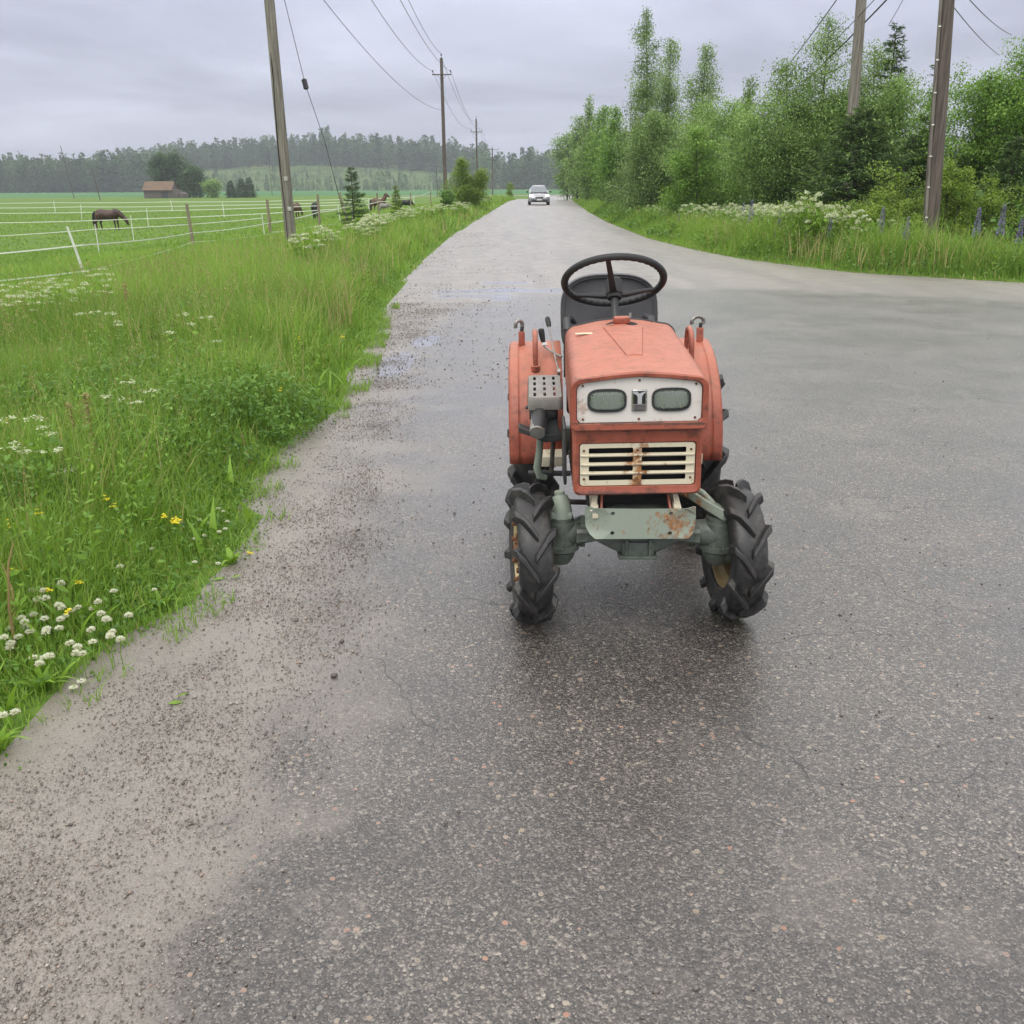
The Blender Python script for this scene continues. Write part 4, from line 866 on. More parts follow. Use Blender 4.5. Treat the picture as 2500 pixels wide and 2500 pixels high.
# ------------------------------------------------------------------ horses
mh = pbr('dark_bay_coat', (.055, .026, .016), .5, 0, .4, 3); mb_ = pbr('black_mane', (.008, .008, .009), .55, 0, .3, 6)
mlb = pbr('brown_bay_coat', (.10, .045, .025), .5, 0, .4, 3); mwh = pbr('piebald_coat', (.30, .28, .26), .6, 0, .3, 3, (.01, .01, .01), .9)
def horse(x, y, rz, s, coat, label, graze=True):
    o = empty('horse', (x, y, Hg(x, y)), rz); tag(o, label, 'horse'); o.scale = (s, s, s)
    g = MB()
    g.tube([(-.72, 0, 1.02), (-.62, 0, 1.03), (-.40, 0, 1.02), (-.1, 0, .94), (.2, 0, .92), (.45, 0, .98), (.62, 0, 1.0), (.70, 0, .98)], [.10, .24, .31, .335, .33, .29, .20, .09], 18)
    g.tube([(.45, 0, 1.08), (.66, 0, 1.06), (.86, 0, .92), (1.02, 0, .76), (1.10, 0, .66)] if graze else [(.45, 0, 1.1), (.62, 0, 1.3), (.76, 0, 1.52), (.84, 0, 1.62)], [.26, .22, .17, .13, .10] if graze else [.26, .19, .13, .11], 14)
    g.tube([(1.02, 0, .82), (1.12, 0, .70), (1.19, 0, .52), (1.235, 0, .38), (1.25, 0, .30)] if graze else [(.72, 0, 1.64), (.86, 0, 1.62), (1.02, 0, 1.46), (1.13, 0, 1.36)], [.09, .135, .10, .075, .05] if graze else [.10, .13, .09, .055], 12)
    for sy in (-1, 1):
        f = .05*sy; g.tube([(.48, .13*sy, .95), (.50+f, .14*sy, .70), (.50+f, .14*sy, .46), (.52+f, .14*sy, .30), (.51+f, .14*sy, .12), (.54+f, .14*sy, .02)], [.15, .095, .062, .048, .045, .06], 10)
        b_ = .10*sy; g.tube([(-.50, .13*sy, .98), (-.48+b_, .15*sy, .76), (-.62+b_, .15*sy, .50), (-.60+b_, .15*sy, .30), (-.58+b_, .15*sy, .12), (-.54+b_, .15*sy, .02)], [.22, .16, .075, .05, .046, .062], 10)
        g.tube([(1.02, .07*sy, .84), (1.00, .09*sy, .93)] if graze else [(.80, .07*sy, 1.70), (.79, .08*sy, 1.82)], [.035, .012], 6)
    bd = g.build('body', coat, o, fixn=False); rm = bd.modifiers.new('remesh', 'REMESH'); rm.mode = 'VOXEL'; rm.voxel_size = .028; rm.use_smooth_shade = True
    sm_ = bd.modifiers.new('smooth', 'SMOOTH'); sm_.iterations = 3
    mn = MB().tube([(.40, 0, 1.30), (.62, 0, 1.24), (.84, 0, 1.08), (1.0, 0, .92), (1.08, 0, .82)] if graze else [(.42, 0, 1.34), (.56, 0, 1.46), (.68, 0, 1.66), (.78, 0, 1.76)], [.05, .10, .10, .08, .04] if graze else [.05, .08, .08, .05], 8); mn.v = [(a, b*.9-.03, c-.02) for a, b, c in mn.v]
    mn.build('mane', mb_, o)
    MB().tube([(-.74, 0, 1.14), (-.84, 0, 1.06), (-.88, 0, .80), (-.88, 0, .50), (-.86, 0, .24), (-.86, 0, .16)], [.05, .075, .09, .10, .07, .02], 10).build('tail', mb_, o)
    return o
hp = gp(262, 62); horse(hp[0]-.1, hp[1], R(4), .98, mh, 'dark brown horse grazing in profile in the green paddock on the left')
hp = gp(770, 74); horse(hp[0], hp[1], R(95), .95, mb_, 'black horse seen end-on beside a grey fence post in the paddock')
hp = gp(716, 76); horse(hp[0], hp[1], R(70), .95, mlb, 'brown horse half hidden behind the cracked pole')
hp = gp(925, 92); horse(hp[0], hp[1], R(-12), .95, mlb, 'brown horse partly behind the young spruce, head up', False)
hp = gp(938, 90); horse(hp[0], hp[1], R(6), .6, mwh, 'small dark and white pony beside the brown horse')
hp = gp(990, 96); horse(hp[0], hp[1], R(15), .72, mb_, 'small black horse grazing to the left of the light green roadside tree')

# ------------------------------------------------------------------ approaching car
mcar = pbr('silver_car_paint', (.34, .34, .37), .25, .5, .06, 3, coat=.6); mgl = pbr('windscreen_glass', (.16, .19, .21), .06, .2, .1, 2, spec=1.0); mblk = M['black']
me_, t, b, o_ = mat('lit_headlight'); b.inputs['Emission Color'].default_value = (1, .98, .90, 1); b.inputs['Emission Strength'].default_value = 9
cp = atZ(1315, 500); car = empty('silver_car', (cp.x, cp.y, 0)); car.location.z = .006; car.scale = (1.07,)*3
tag(car, 'silver car with lit headlights driving towards us on the far road', 'car')
def csec(hw, z0, z1, y, r=.12, top=None):
    hw2 = top or hw; return [(-hw+r*.6, y, z0), (-hw, y, z0+r), (-hw, y, (z0+z1)/2), (-hw2, y, z1-r), (-hw2+r, y, z1), (0, y, z1+.015), (hw2-r, y, z1), (hw2, y, z1-r), (hw, y, (z0+z1)/2), (hw, y, z0+r), (hw-r*.6, y, z0)]
bm_ = MB().loft([csec(.62, .34, .62, -2.02), csec(.80, .26, .72, -1.93), csec(.86, .24, .80, -1.7), csec(.875, .22, .90, -1.1, top=.80), csec(.88, .22, .95, -.6, top=.80), csec(.88, .22, .97, .8, top=.82), csec(.87, .24, .96, 1.8, top=.80), csec(.80, .30, .90, 2.05)])
bm_.loft([csec(.80, .90, 1.00, -.75, .05, .74), csec(.78, .92, 1.30, -.25, .10, .62), csec(.77, .92, 1.50, .15, .12, .60), csec(.77, .92, 1.55, .7, .12, .60), csec(.76, .92, 1.50, 1.5, .12, .60), csec(.74, .92, 1.1, 1.98, .08, .66)])
cbod = bm_.build('body', mcar, car, smooth=50)
MB().loft([[(-.70, -.80, .985), (.70, -.80, .985), (.56, .02, 1.45), (-.56, .02, 1.45)], [(-.70, -.83, 1.0), (.70, -.83, 1.0), (.56, -.02, 1.465), (-.56, -.02, 1.465)]]).build('windscreen', mgl, car)
for s in (-1, 1):
    HL_ = MB().loft([[(s*.50, -1.96, .66), (s*.76, -1.86, .68), (s*.78, -1.78, .80), (s*.52, -1.86, .80)], [(s*.50, -2.00, .66), (s*.77, -1.90, .68), (s*.79, -1.82, .80), (s*.52, -1.90, .80)]]).build('headlight', me_, car)
    MB().box((s*.96, -.62, 1.03), (.17, .09, .12), .03).build('wing_mirror', mblk, car)
    for y_ in (-1.32, 1.28):
        wh = MB().lathe([(s*.68, .20), (s*.68, .29), (s*.72, .315), (s*.83, .315), (s*.87, .29), (s*.87, .20)], 'X', 28, (0, y_, .315), closed=True).build('wheel', M['rubber'], car)
        MB().lathe([(s*.84, .21), (s*.85, .15), (s*.83, .05), (s*.83, .002)], 'X', 24, (0, y_, .315)).build('rim', M['steel'], wh)
MB().box((0, -2.0, .34), (1.30, .14, .20), .04).build('lower_bumper', mblk, car)
MB().box((0, -2.035, .60), (.62, .05, .10), .02).build('radiator_grille', M['darksteel'], car)
MB().box((0, -2.09, .42), (.44, .02, .10), .006).build('number_plate', M['white'], car)

# ------------------------------------------------------------------ barn
mbw = bark_wood('grey_barn_boards', (.06, .05, .045), (.16, .135, .12), 1.0); mrf = pbr('rusty_roof', (.15, .10, .065), .8, .1, .3, .6, (.20, .14, .06), .6)
bp = atZ(402, 481, -.98); Yb = 255; bx = atY(400, 480, Yb).x; barn = empty('old_barn', (bx, Yb, Hg(bx, Yb)), R(0)); barn.scale = (1, 1, .84); tag(barn, 'small grey wooden barn with rusty brown roof far across the paddock', 'barn')
MB().box((-.4, 0, 1.2), (7.4, 5.0, 2.6)).build('wall', mbw, barn)
MB().loft([[(2.6, -2.6, 2.4), (4.6, -2.6, 2.3), (4.6, 2.6, 1.8), (2.6, 2.6, 1.8)], [(2.6, -2.6, 2.4), (4.6, -2.6, 0), (4.6, 2.6, 0), (2.6, 2.6, 0)]][::-1]).add([(3.3, -2.52, 0), (5.6, -2.0, 0), (5.6, 2.5, 0), (3.3, 2.5, 0), (3.3, -2.52, 2.5), (5.6, -2.0, 1.2), (5.6, 2.5, 1.2), (3.3, 2.5, 2.5)], [(0, 1, 5, 4), (1, 2, 6, 5), (2, 3, 7, 6), (4, 5, 6, 7), (0, 4, 7, 3)]).build('lean_to', mbw, barn)
MB().loft([[(-4.4, -3.0, 2.3), (-4.4, 0, 4.9), (-4.4, 3.0, 2.3), (-4.4, 0, 4.75)], [(3.2, -3.0, 2.3), (1.4+1.8, 0, 4.9), (3.2, 3.0, 2.3), (3.2, 0, 4.75)]]).build('roof', mrf, barn)
MB().add([(3.0, -2.5, 2.4), (3.0, 0, 4.6), (3.0, 2.5, 2.4), (-4.1, -2.5, 2.4), (-4.1, 0, 4.6), (-4.1, 2.5, 2.4)], [(0, 1, 2), (5, 4, 3)]).build('gable', mbw, barn)
MB().box((1.2, -2.53, .95), (1.6, .06, 1.9)).build('door', M['darksteel'], barn)

# ------------------------------------------------------------------ trees
def tubes_np(paths, n=5):
    """paths: list of (pts (k,3), radii (k,)) -> V, Q"""
    Vs, Qs, b = [], [], 0
    an = np.arange(n)*2*np.pi/n
    for p, r in paths:
        p = np.asarray(p, float); k = len(p); tn = np.gradient(p, axis=0); tn = unit(tn)
        ref = np.where(np.abs(tn[:, 2:3]) > .8, np.array([[1., 0, 0]]), np.array([[0, 0, 1.]])); a = unit(np.cross(tn, ref)); c = np.cross(tn, a)
        V = p[:, None]+(a[:, None]*np.cos(an)[None, :, None]+c[:, None]*np.sin(an)[None, :, None])*np.asarray(r)[:, None, None]
        i = (np.arange(k-1)[:, None]*n+np.arange(n)[None]).ravel(); j = (np.arange(k-1)[:, None]*n+(np.arange(n)+1)[None] % n).ravel()
        Vs.append(V.reshape(-1, 3)); Qs.append(np.stack([i, j, j+n, i+n], 1)+b); b += k*n
    return np.concatenate(Vs), np.concatenate(Qs)
def decid(x, y, h, wd_, label, cat, leafm='willow', name='deciduous_tree', nleaf=9000, ls=.10, shape='round', weep=0.0, base=.12, bend=0, barkm='bark', group='trees behind the right-hand verge', stems=1, seed=None, clump=.34, nl=None, opens=.0):
    g = np.random.default_rng(seed if seed is not None else int(abs(x*977+y*131)) % 99991)
    z0 = Hg(x, y); o = empty(name, (x, y, z0)); tag(o, label, cat, group)
    paths = []; C_ = []; nl = nl or 34
    prof = {'round': lambda t: math.sin(math.pi*min(1, (t*.93+.10)))**.6, 'tall': lambda t: (math.sin(math.pi*min(1, t**.75*.92+.08)))**.75, 'cone': lambda t: (1-t)**.75*.98+.05, 'slim': lambda t: .26+.74*(1-t)**1.1*(.75+.5*math.sin(t*17)**2)}[shape]
    for s_ in range(stems):
        ox, oy = (0, 0) if stems == 1 else (g.normal(0, wd_*.10), g.normal(0, wd_*.10)); hh = h*(1 if s_ == 0 else g.uniform(.65, .95)); lx, ly = (0, 0) if stems == 1 else (g.normal(0, wd_*.14), g.normal(0, wd_*.14))
        tz = np.linspace(0, 1, 9); tx = ox+lx*tz+bend*tz**3+np.cumsum(g.normal(0, .018*h/8, 9)); ty = oy+ly*tz+np.cumsum(g.normal(0, .018*h/8, 9))
        tp = np.stack([tx, ty, tz*hh], 1); rad = (.011*h+.02)*(1-tz*.93); paths.append((tp, rad))
        m_ = int(nl/stems)+2
        for i in range(m_):
            t_ = base+(1-base)*(i+.5)/m_*.99; az = i*2.4+g.normal(0, .4); c = np.array([np.interp(t_, tz, tx), np.interp(t_, tz, ty), t_*hh])
            ln = wd_/2*prof((t_-base)/(1-base))*g.uniform(.62, 1.12); el = g.uniform(.15, .75) if weep < .5 else g.uniform(.4, 1.0)
            if shape == 'slim': el += .25
            k = 5; u = np.linspace(0, 1, k)[:, None]; d = np.array([math.cos(az)*math.cos(el), math.sin(az)*math.cos(el), math.sin(el)])
            lp = c+d*u*ln; lp[:, 2] += -weep*ln*.55*(u[:, 0]**2.2) + (1-weep)*.12*ln*u[:, 0]**2; lp += g.normal(0, .03*ln+.005, (k, 3))*u
            paths.append((lp, np.linspace(max(.010, .0045*h)*(1-.5*t_), .004, k)))
            nt_ = max(3, int(ln*5.5))
            for q_ in range(nt_):
                v_ = g.uniform(.22, 1.02); c2 = np.array([np.interp(v_, u[:, 0], lp[:, j]) for j in range(3)])+g.normal(0, .10*ln+.04, 3)*np.array([1, 1, .8])
                C_.append((*c2, clump*g.uniform(.6, 1.2)*(.6+.4*min(1, ln)), g.normal(0, 1)))
                if q_ % 3 == 0: paths.append((np.stack([lp[min(k-1, int(v_*k))], (lp[min(k-1, int(v_*k))]+c2)/2+g.normal(0, .03, 3), c2]), np.array([.008, .006, .003])))
        C_.append((tx[-1], ty[-1], hh, clump*.5, .5)); C_.append((tx[-2], ty[-2], tz[-2]*hh, clump*.7, .5))
    TV, TQ = tubes_np(paths, 5); npmesh('trunk', TV, TQ, M[barkm], None, o, True)
    nleaf = int(nleaf*1.9); ls *= .76
    C_ = np.array(C_); C_ = C_[g.random(len(C_)) > opens]
    k = g.choice(len(C_), nleaf, p=(C_[:, 3]**2)/np.sum(C_[:, 3]**2)); cc = C_[k]
    off = np.clip(g.normal(0, 1, (nleaf, 3)), -1.7, 1.7)*cc[:, 3:4]*np.array([.60, .60, .46])
    if weep > 0: off[:, 2] = off[:, 2]*(1-weep*.6) - weep*np.minimum(2, np.abs(g.normal(0, 1, nleaf)))*cc[:, 3]*1.7; off[:, :2] *= (1-.45*weep)
    P = cc[:, :3]+off; P[:, 2] = np.maximum(P[:, 2], .03)
    tn = .52+.24*cc[:, 4]+g.normal(0, .07, nleaf)+.10*(P[:, 2]/h-.5)
    dr = np.array([0, 0, -1.2*weep]) if weep > 0 else None
    V, Q, T = leaves(P, ls*g.uniform(.6, 1.25, nleaf), np.clip(tn, 0, .98), .66, 1.3, dr)
    npmesh('crown', V, Q, M[leafm], T, o); return o
def conifer(x, y, h, wd_, label, name='spruce_tree', cat='spruce', ls=.16, nb=None, group='trees behind the right-hand verge', leafm='spruce', sparse=1.0, tip=.25, seed=None, base=.04, droop=.35, wid=.16, dead_top=0):
    g = np.random.default_rng(seed if seed is not None else int(abs(x*577+y*331)) % 99991)
    z0 = Hg(x, y); o = empty(name, (x, y, z0)); tag(o, label, cat, group)
    paths = [(np.stack([np.cumsum(g.normal(0, .006, 8)), np.cumsum(g.normal(0, .006, 8)), np.linspace(0, h, 8)], 1), np.linspace(.014*h+.01, .004, 8))]
    P, D, S, T = [], [], [], []
    nw = nb or int(h/(.24 if h > 4 else .11))
    for i in range(nw):
        t_ = base+(1-base)*(i+.3)/nw; m_ = g.integers(6, 9)
        for j in range(m_):
            if g.random() > sparse: continue
            az = j*2*np.pi/m_+i*1.3+g.normal(0, .2); tj = min(.99, max(0, t_+g.normal(0, .4/nw))); ln = wd_/2*((1-tj)**.8)*g.uniform(.6, 1.15)+.05; el = .35*t_+.15-.30*(1-t_)
            u = np.linspace(0, 1, 6); d = np.array([math.cos(az), math.sin(az)]); px_ = ln*u; pz_ = tj*h+ln*(math.tan(el)*u-droop*u**1.6+droop*.75*u**3)
            lp = np.stack([d[0]*px_, d[1]*px_, pz_], 1); paths.append((lp, np.linspace(.012*h/6+.004, .003, 6)))
            n_ = max(8, int(ln*(150 if h < 4 else 130)/max(.6, ls/.12)))
            v_ = g.uniform(.10, 1.0, n_)**.8; c = np.stack([np.interp(v_, u, lp[:, q]) for q in range(3)], 1); sd__ = np.where(g.random(n_) < .5, -1, 1)
            side = np.stack([-d[1]*sd__, d[0]*sd__, np.zeros(n_)], 1); out_ = np.array([d[0], d[1], 0.])
            wdt = ln*wid*(1-v_*.6)*g.random(n_)*2.0
            c = c+side*wdt[:, None]+np.array([0, 0, -1.])*(wdt[:, None]*.25*droop/.35)
            P.append(c); D.append(side*.9+out_*1.0+np.array([0, 0, -.15])+g.normal(0, .25, (n_, 3))); S.append(ls*g.uniform(.6, 1.2, n_))
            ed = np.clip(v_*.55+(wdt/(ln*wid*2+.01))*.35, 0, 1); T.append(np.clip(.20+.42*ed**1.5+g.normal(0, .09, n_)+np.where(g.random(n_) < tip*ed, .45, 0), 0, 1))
    TV, TQ = tubes_np(paths, 5); npmesh('trunk', TV, TQ, M['bark'], None, o, True)
    P, D, S, T = np.concatenate(P), np.concatenate(D), np.concatenate(S), np.concatenate(T)
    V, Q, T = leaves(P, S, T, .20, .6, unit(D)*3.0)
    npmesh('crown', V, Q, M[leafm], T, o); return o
def tp(px, Y_): return atY(px, 500, Y_).x
def th_(px, top, Y_): x = tp(px, Y_); return x, atY(px, top, Y_).z-Hg(x, Y_)
def D(px, top, Y_, wpx, *a, **k): x, h = th_(px, top, Y_); return decid(x, Y_, h, wpx/2300*Y_*1.0, *a, **k)
def S(px, top, Y_, wpx, *a, **k): x, h = th_(px, top, Y_); return conifer(x, Y_, h, wpx/2300*Y_, *a, **k)
# right side, far to near
D(1385, 325, 118, 75, 'small bushy tree at the far end of the right-hand tree row beside the car', 'tree', 'willow', nleaf=3500, ls=.30, clump=.8, base=.03)
D(1408, 285, 104, 60, 'narrow greyish tree next to the last one of the right-hand row', 'tree', 'birchleaf', nleaf=3500, ls=.28, clump=.7, base=.03)
D(1432, 232, 96, 56, 'slender birch with a wispy top far along the right-hand row', 'birch', 'birchleaf', 'birch_tree', nleaf=3800, ls=.26, shape='tall', weep=.7, base=.04, barkm='birchbark', clump=.7)
D(1470, 262, 84, 75, 'bright yellow-green tree far down the right-hand row', 'tree', 'bright', nleaf=5000, ls=.24, clump=.65, base=.03)
D(1440, 325, 88, 80, 'low rounded pale tree in front of the far birches', 'tree', 'willow', nleaf=4500, ls=.24, clump=.6, base=.02)
D(1495, 258, 70, 90, 'light green birch with a pointed top left of the tallest birch', 'birch', 'bright', 'birch_tree', nleaf=6500, ls=.19, shape='tall', weep=.3, base=.05, clump=.6)
D(1515, 330, 60, 110, 'dark dense bushy tree left of the tallest birch', 'tree', 'weeds', nleaf=7500, ls=.17, base=.02, clump=.6)
D(1568, 20, 52, 185, 'tallest weeping birch of the right-hand row', 'birch', 'birchleaf', 'birch_tree', nleaf=17000, ls=.12, opens=.3, shape='cone', weep=.45, base=.10, barkm='birchbark', clump=.45, nl=64, bend=-.3)
D(1622, 92, 50, 175, 'drooping birch leaning against the tallest one on its right', 'birch', 'birchleaf', 'birch_tree', nleaf=13000, ls=.12, opens=.3, shape='cone', weep=.5, base=.10, barkm='birchbark', clump=.5, nl=50)
D(1700, 105, 47, 190, 'broad cone-shaped birch right of the tallest birch', 'birch', 'birchleaf', 'birch_tree', nleaf=16000, ls=.12, opens=.2, shape='cone', weep=.35, base=.08, barkm='birchbark', clump=.5, nl=54)
D(1790, 185, 43, 130, 'small loose birch with its tip bent to the right', 'birch', 'birchleaf', 'birch_tree', nleaf=6000, ls=.12, opens=.3, shape='slim', weep=.7, base=.05, barkm='birchbark', bend=.5, clump=.45, nl=40)
D(1590, 270, 46, 200, 'dark drooping bushy birch below the tallest one', 'birch', 'birchleaf', 'birch_tree', nleaf=19000, ls=.12, shape='round', weep=.5, base=.02, clump=.5, nl=50)
D(1740, 255, 40, 230, 'mid height light green bushy tree in the gap between the birches and the big sallow', 'tree', 'willow', nleaf=22000, ls=.11, base=.02, clump=.45, nl=60, stems=2)
D(1690, 320, 36, 130, 'fresh green sapling in front of the birches', 'tree', 'bright', nleaf=8000, ls=.11, base=.02, clump=.38, stems=2, opens=.1)
D(1830, 360, 35, 190, 'low dense green tree at the foot of the big sallow', 'tree', 'bright', nleaf=11000, ls=.11, base=.01, clump=.42, stems=2)
D(1930, 270, 32, 270, 'wide grey-green sallow tree at the left of the big one', 'sallow tree', 'willow', nleaf=30000, ls=.095, base=.03, clump=.42, nl=80, stems=3)
D(2000, 20, 31, 280, 'big grey-green sallow tree with a tall rounded top', 'sallow tree', 'willow', nleaf=42000, ls=.095, shape='tall', base=.05, clump=.42, nl=120, stems=3)
D(2110, 100, 32, 300, 'tall leafy tree behind the spruce hiding the right-hand pole', 'tree', 'willow', nleaf=34000, ls=.095, shape='tall', base=.05, clump=.42, nl=100, stems=3)
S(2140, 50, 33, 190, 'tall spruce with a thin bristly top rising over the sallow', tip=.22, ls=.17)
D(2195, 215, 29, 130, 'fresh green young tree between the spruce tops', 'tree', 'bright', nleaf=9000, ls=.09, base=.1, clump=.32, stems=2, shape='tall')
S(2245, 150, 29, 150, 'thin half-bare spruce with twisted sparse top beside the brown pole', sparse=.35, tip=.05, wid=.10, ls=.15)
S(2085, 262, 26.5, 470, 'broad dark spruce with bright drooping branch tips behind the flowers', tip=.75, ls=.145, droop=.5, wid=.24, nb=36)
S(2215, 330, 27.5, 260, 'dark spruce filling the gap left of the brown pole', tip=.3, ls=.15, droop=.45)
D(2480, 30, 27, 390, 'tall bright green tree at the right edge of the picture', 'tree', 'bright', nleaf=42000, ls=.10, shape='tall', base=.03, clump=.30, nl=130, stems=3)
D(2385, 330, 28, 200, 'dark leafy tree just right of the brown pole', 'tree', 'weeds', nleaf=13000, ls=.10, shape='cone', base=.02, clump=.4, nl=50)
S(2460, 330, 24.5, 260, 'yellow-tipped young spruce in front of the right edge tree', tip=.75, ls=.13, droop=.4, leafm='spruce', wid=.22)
for px, top, Y_, w_, lb in ((2215, 425, 22.6, 190, 'yellow-green sallow bush left of the brown pole foot'), (2310, 400, 22.2, 110, 'bushy sallow sprouting round the foot of the brown pole'), (2385, 438, 22.8, 180, 'pale green bush right of the brown pole foot'),
                            (2120, 478, 22.0, 170, 'low leafy bush in front of the dark spruce'), (2020, 500, 23, 150, 'low bush under the spruce beside the white umbels')):
    x, h = th_(px, top, Y_); decid(x, Y_, h, w_/2300*Y_, lb, 'bush', 'bush', 'sallow_bush', nleaf=5000, ls=.075, base=.02, clump=.24, nl=26, stems=3, group='bushes on the right-hand verge', shape='round')
# far right background tree tops and left side
S(862, 408, 34, 92, 'young dark spruce on the left verge behind white flowers', ls=.085, tip=.5, droop=.25, group=None, wid=.26, sparse=.75, nb=20)
S(968, 452, 40, 44, 'small light green conifer sapling on the left verge', name='conifer_sapling', cat='sapling', ls=.075, tip=.9, leafm='bush', group=None)
D(1140, 388, 66, 98, 'light green bushy tree between the two dark poles', 'tree', 'bush', nleaf=9000, ls=.15, shape='cone', base=.0, clump=.4, nl=44, group=None, stems=2)
D(1090, 470, 60, 40, 'small dark bush at the foot of the dark pole', 'bush', 'weeds', 'roadside_bush', nleaf=1800, ls=.14, base=.0, clump=.3, nl=14, group=None)
D(1245, 448, 150, 20, 'tiny pale bush beside the far end of the road', 'bush', 'bush', 'roadside_bush', nleaf=700, ls=.25, base=.0, clump=.4, nl=10, group=None)
# around the barn
gf = 'trees around the barn'
for px, top, Y_, w_, lb in ((404, 378, 268, 62, 'dark tall tree directly behind the barn roof'), (440, 376, 272, 76, 'tallest dark tree of the clump behind the barn'), (478, 412, 266, 66, 'brownish green tree at the right of the barn clump')):
    D(px, top, Y_, w_, lb, 'tree', 'forest', nleaf=4500, ls=.65, shape='tall', base=.02, clump=1.5, nl=34, group=gf)
D(523, 446, 258, 48, 'round grey-green bush right of the barn clump', 'bush', 'willow', 'round_bush', nleaf=2200, ls=.5, base=0, clump=1.0, nl=20, group=gf)
for px, top, w_, lb in ((567, 440, 30, 'leftmost of three small dark spruces right of the barn'), (594, 436, 38, 'middle one of three small dark spruces right of the barn'), (613, 433, 34, 'rightmost of three small dark spruces right of the barn')):
    S(px, top, 255, w_, lb, ls=.55, nb=14, leafm='forest', group=gf, tip=.05, wid=.3)

# far forest: one mass
def forest(n, fx, label, name):
    nb = NB(); g = np.random.default_rng(11)
    xs, ys, hs, kinds = fx(g, n)
    z = Hgt(xs, ys)
    for kd, m_, wf in ((0, 150, .135), (1, 150, .24)):
        k = np.where(kinds == kd)[0]
        if len(k) == 0: continue
        nn_ = len(k)*m_; X_ = np.repeat(xs[k], m_); Y_ = np.repeat(ys[k], m_); Z_ = np.repeat(z[k], m_); H_ = np.repeat(hs[k], m_)
        t_ = g.random(nn_)**(1.15 if kd == 0 else .8); az = g.uniform(0, 6.283, nn_)
        rad = (H_*wf*(1-t_)**.85 if kd == 0 else H_*wf*np.sin(np.pi*np.clip(t_*.9+.1, 0, 1))**.6)*np.sqrt(g.random(nn_))
        lo = .06 if kd == 0 else .12
        P = np.stack([X_+rad*np.cos(az), Y_+rad*np.sin(az), Z_+H_*(lo+(1-lo)*t_)], 1)
        tb = np.repeat(g.normal(.34 if kd == 0 else .62, .14, len(k)), m_)
        dr = np.stack([np.cos(az), np.sin(az), np.full(nn_, -.5 if kd == 0 else .2)], 1)*2
        nb.add(*leaves(P, H_*(.085 if kd == 0 else .075)*g.uniform(.6, 1.3, nn_), np.clip(tb+g.normal(0, .08, nn_), 0, .95), .75, .2, dr))
        tr = len(k); u = np.array([0, 0, 1.]); w2 = hs[k]*.007+.05
        B0 = np.stack([xs[k], ys[k], z[k]-.3], 1); Tt = B0+np.stack([g.normal(0, .1, tr), g.normal(0, .1, tr), hs[k]*.98], 1); sx = np.stack([w2, 0*w2, 0*w2], 1)
        nb.add(np.stack([B0-sx, B0+sx, Tt+sx*.2, Tt-sx*.2], 1).reshape(-1, 3), np.arange(tr*4).reshape(-1, 4), np.repeat(np.full(tr, .25), 4))
    tag(nb.build(name, M['forest']), label, 'forest', kind='stuff')
def f_left(g, n):
    y = 615+g.random(n)**1.5*130; x = g.uniform(-470, -215, n)*y/640; h = g.normal(17.5, 3.2, n)*(.9+.2*fbm(x, y*0, 60, 2)); return x, y, np.clip(h, 8, 25), (g.random(n) < .14+.15*(x > -300)).astype(int)
def f_hill(g, n):
    y = 800+g.random(n)**1.3*190; x = g.uniform(-330, -20, n)*y/850; h = g.normal(17.5, 3.4, n); return x, y, np.clip(h, 9, 28), (g.random(n) < .22).astype(int)
def f_mid(g, n):
    y = 655+g.random(n)**1.4*130; x = g.uniform(-35, 560, n)*y/690; h = g.normal(18, 2.8, n)*(.75+.5*fbm(x, y*0, 50, 8)); return x, y, np.clip(h, 9, 30), (g.random(n) < .40).astype(int)
def f_clear(g, n):
    y = 628+g.random(n)**1.6*150; x = g.uniform(-300, -20, n)*y/640; h = g.gamma(2.2, 1.25, n)+.8; return x, y, h, (g.random(n) < .55).astype(int)
forest(900, f_left, 'dark spruce forest along the horizon on the left', 'distant_forest')
forest(1000, f_hill, 'wooded hill ridge on the horizon behind the poles', 'hill_forest')
forest(1100, f_mid, 'distant forest behind the far end of the road', 'distant_forest')
forest(1200, f_clear, 'low scrub and saplings on the clearing below the wooded hill', 'scrub')

# ------------------------------------------------------------------ grass and weeds
def zone(n, x0, x1, y0, y1, cond):
    x = rng.uniform(x0, x1, n); y = rng.uniform(y0, y1, n); k = cond(x, y); return x[k], y[k]
def P3d(x, y): return np.stack([x, y, Hgt(x, y)], 1)
def hmod(l): return .12+.88*ss(l/.9)
def inview(x, y, mrg=1.2): return np.abs(x) < y*.575+mrg
gr_ = NB(); wd = NB(); dry = NB()
herbs = [(-2.05, 5.9, .55), (-2.55, 6.7, .75), (-1.75, 6.6, .42), (-2.2, 5.3, .35), (-3.1, 6.2, .45), (-3.6, 10.5, .7), (-2.3, 4.3, .25), (-3.2, 8.2, .5), (-5.0, 12, .8)]     # broad-leaved patches (x, y, radius)
def inherb(x, y):
    r = np.zeros_like(x)
    for a, b_, c in herbs: r = np.maximum(r, 1-np.hypot(x-a, (y-b_)*.8)/c)
    return r
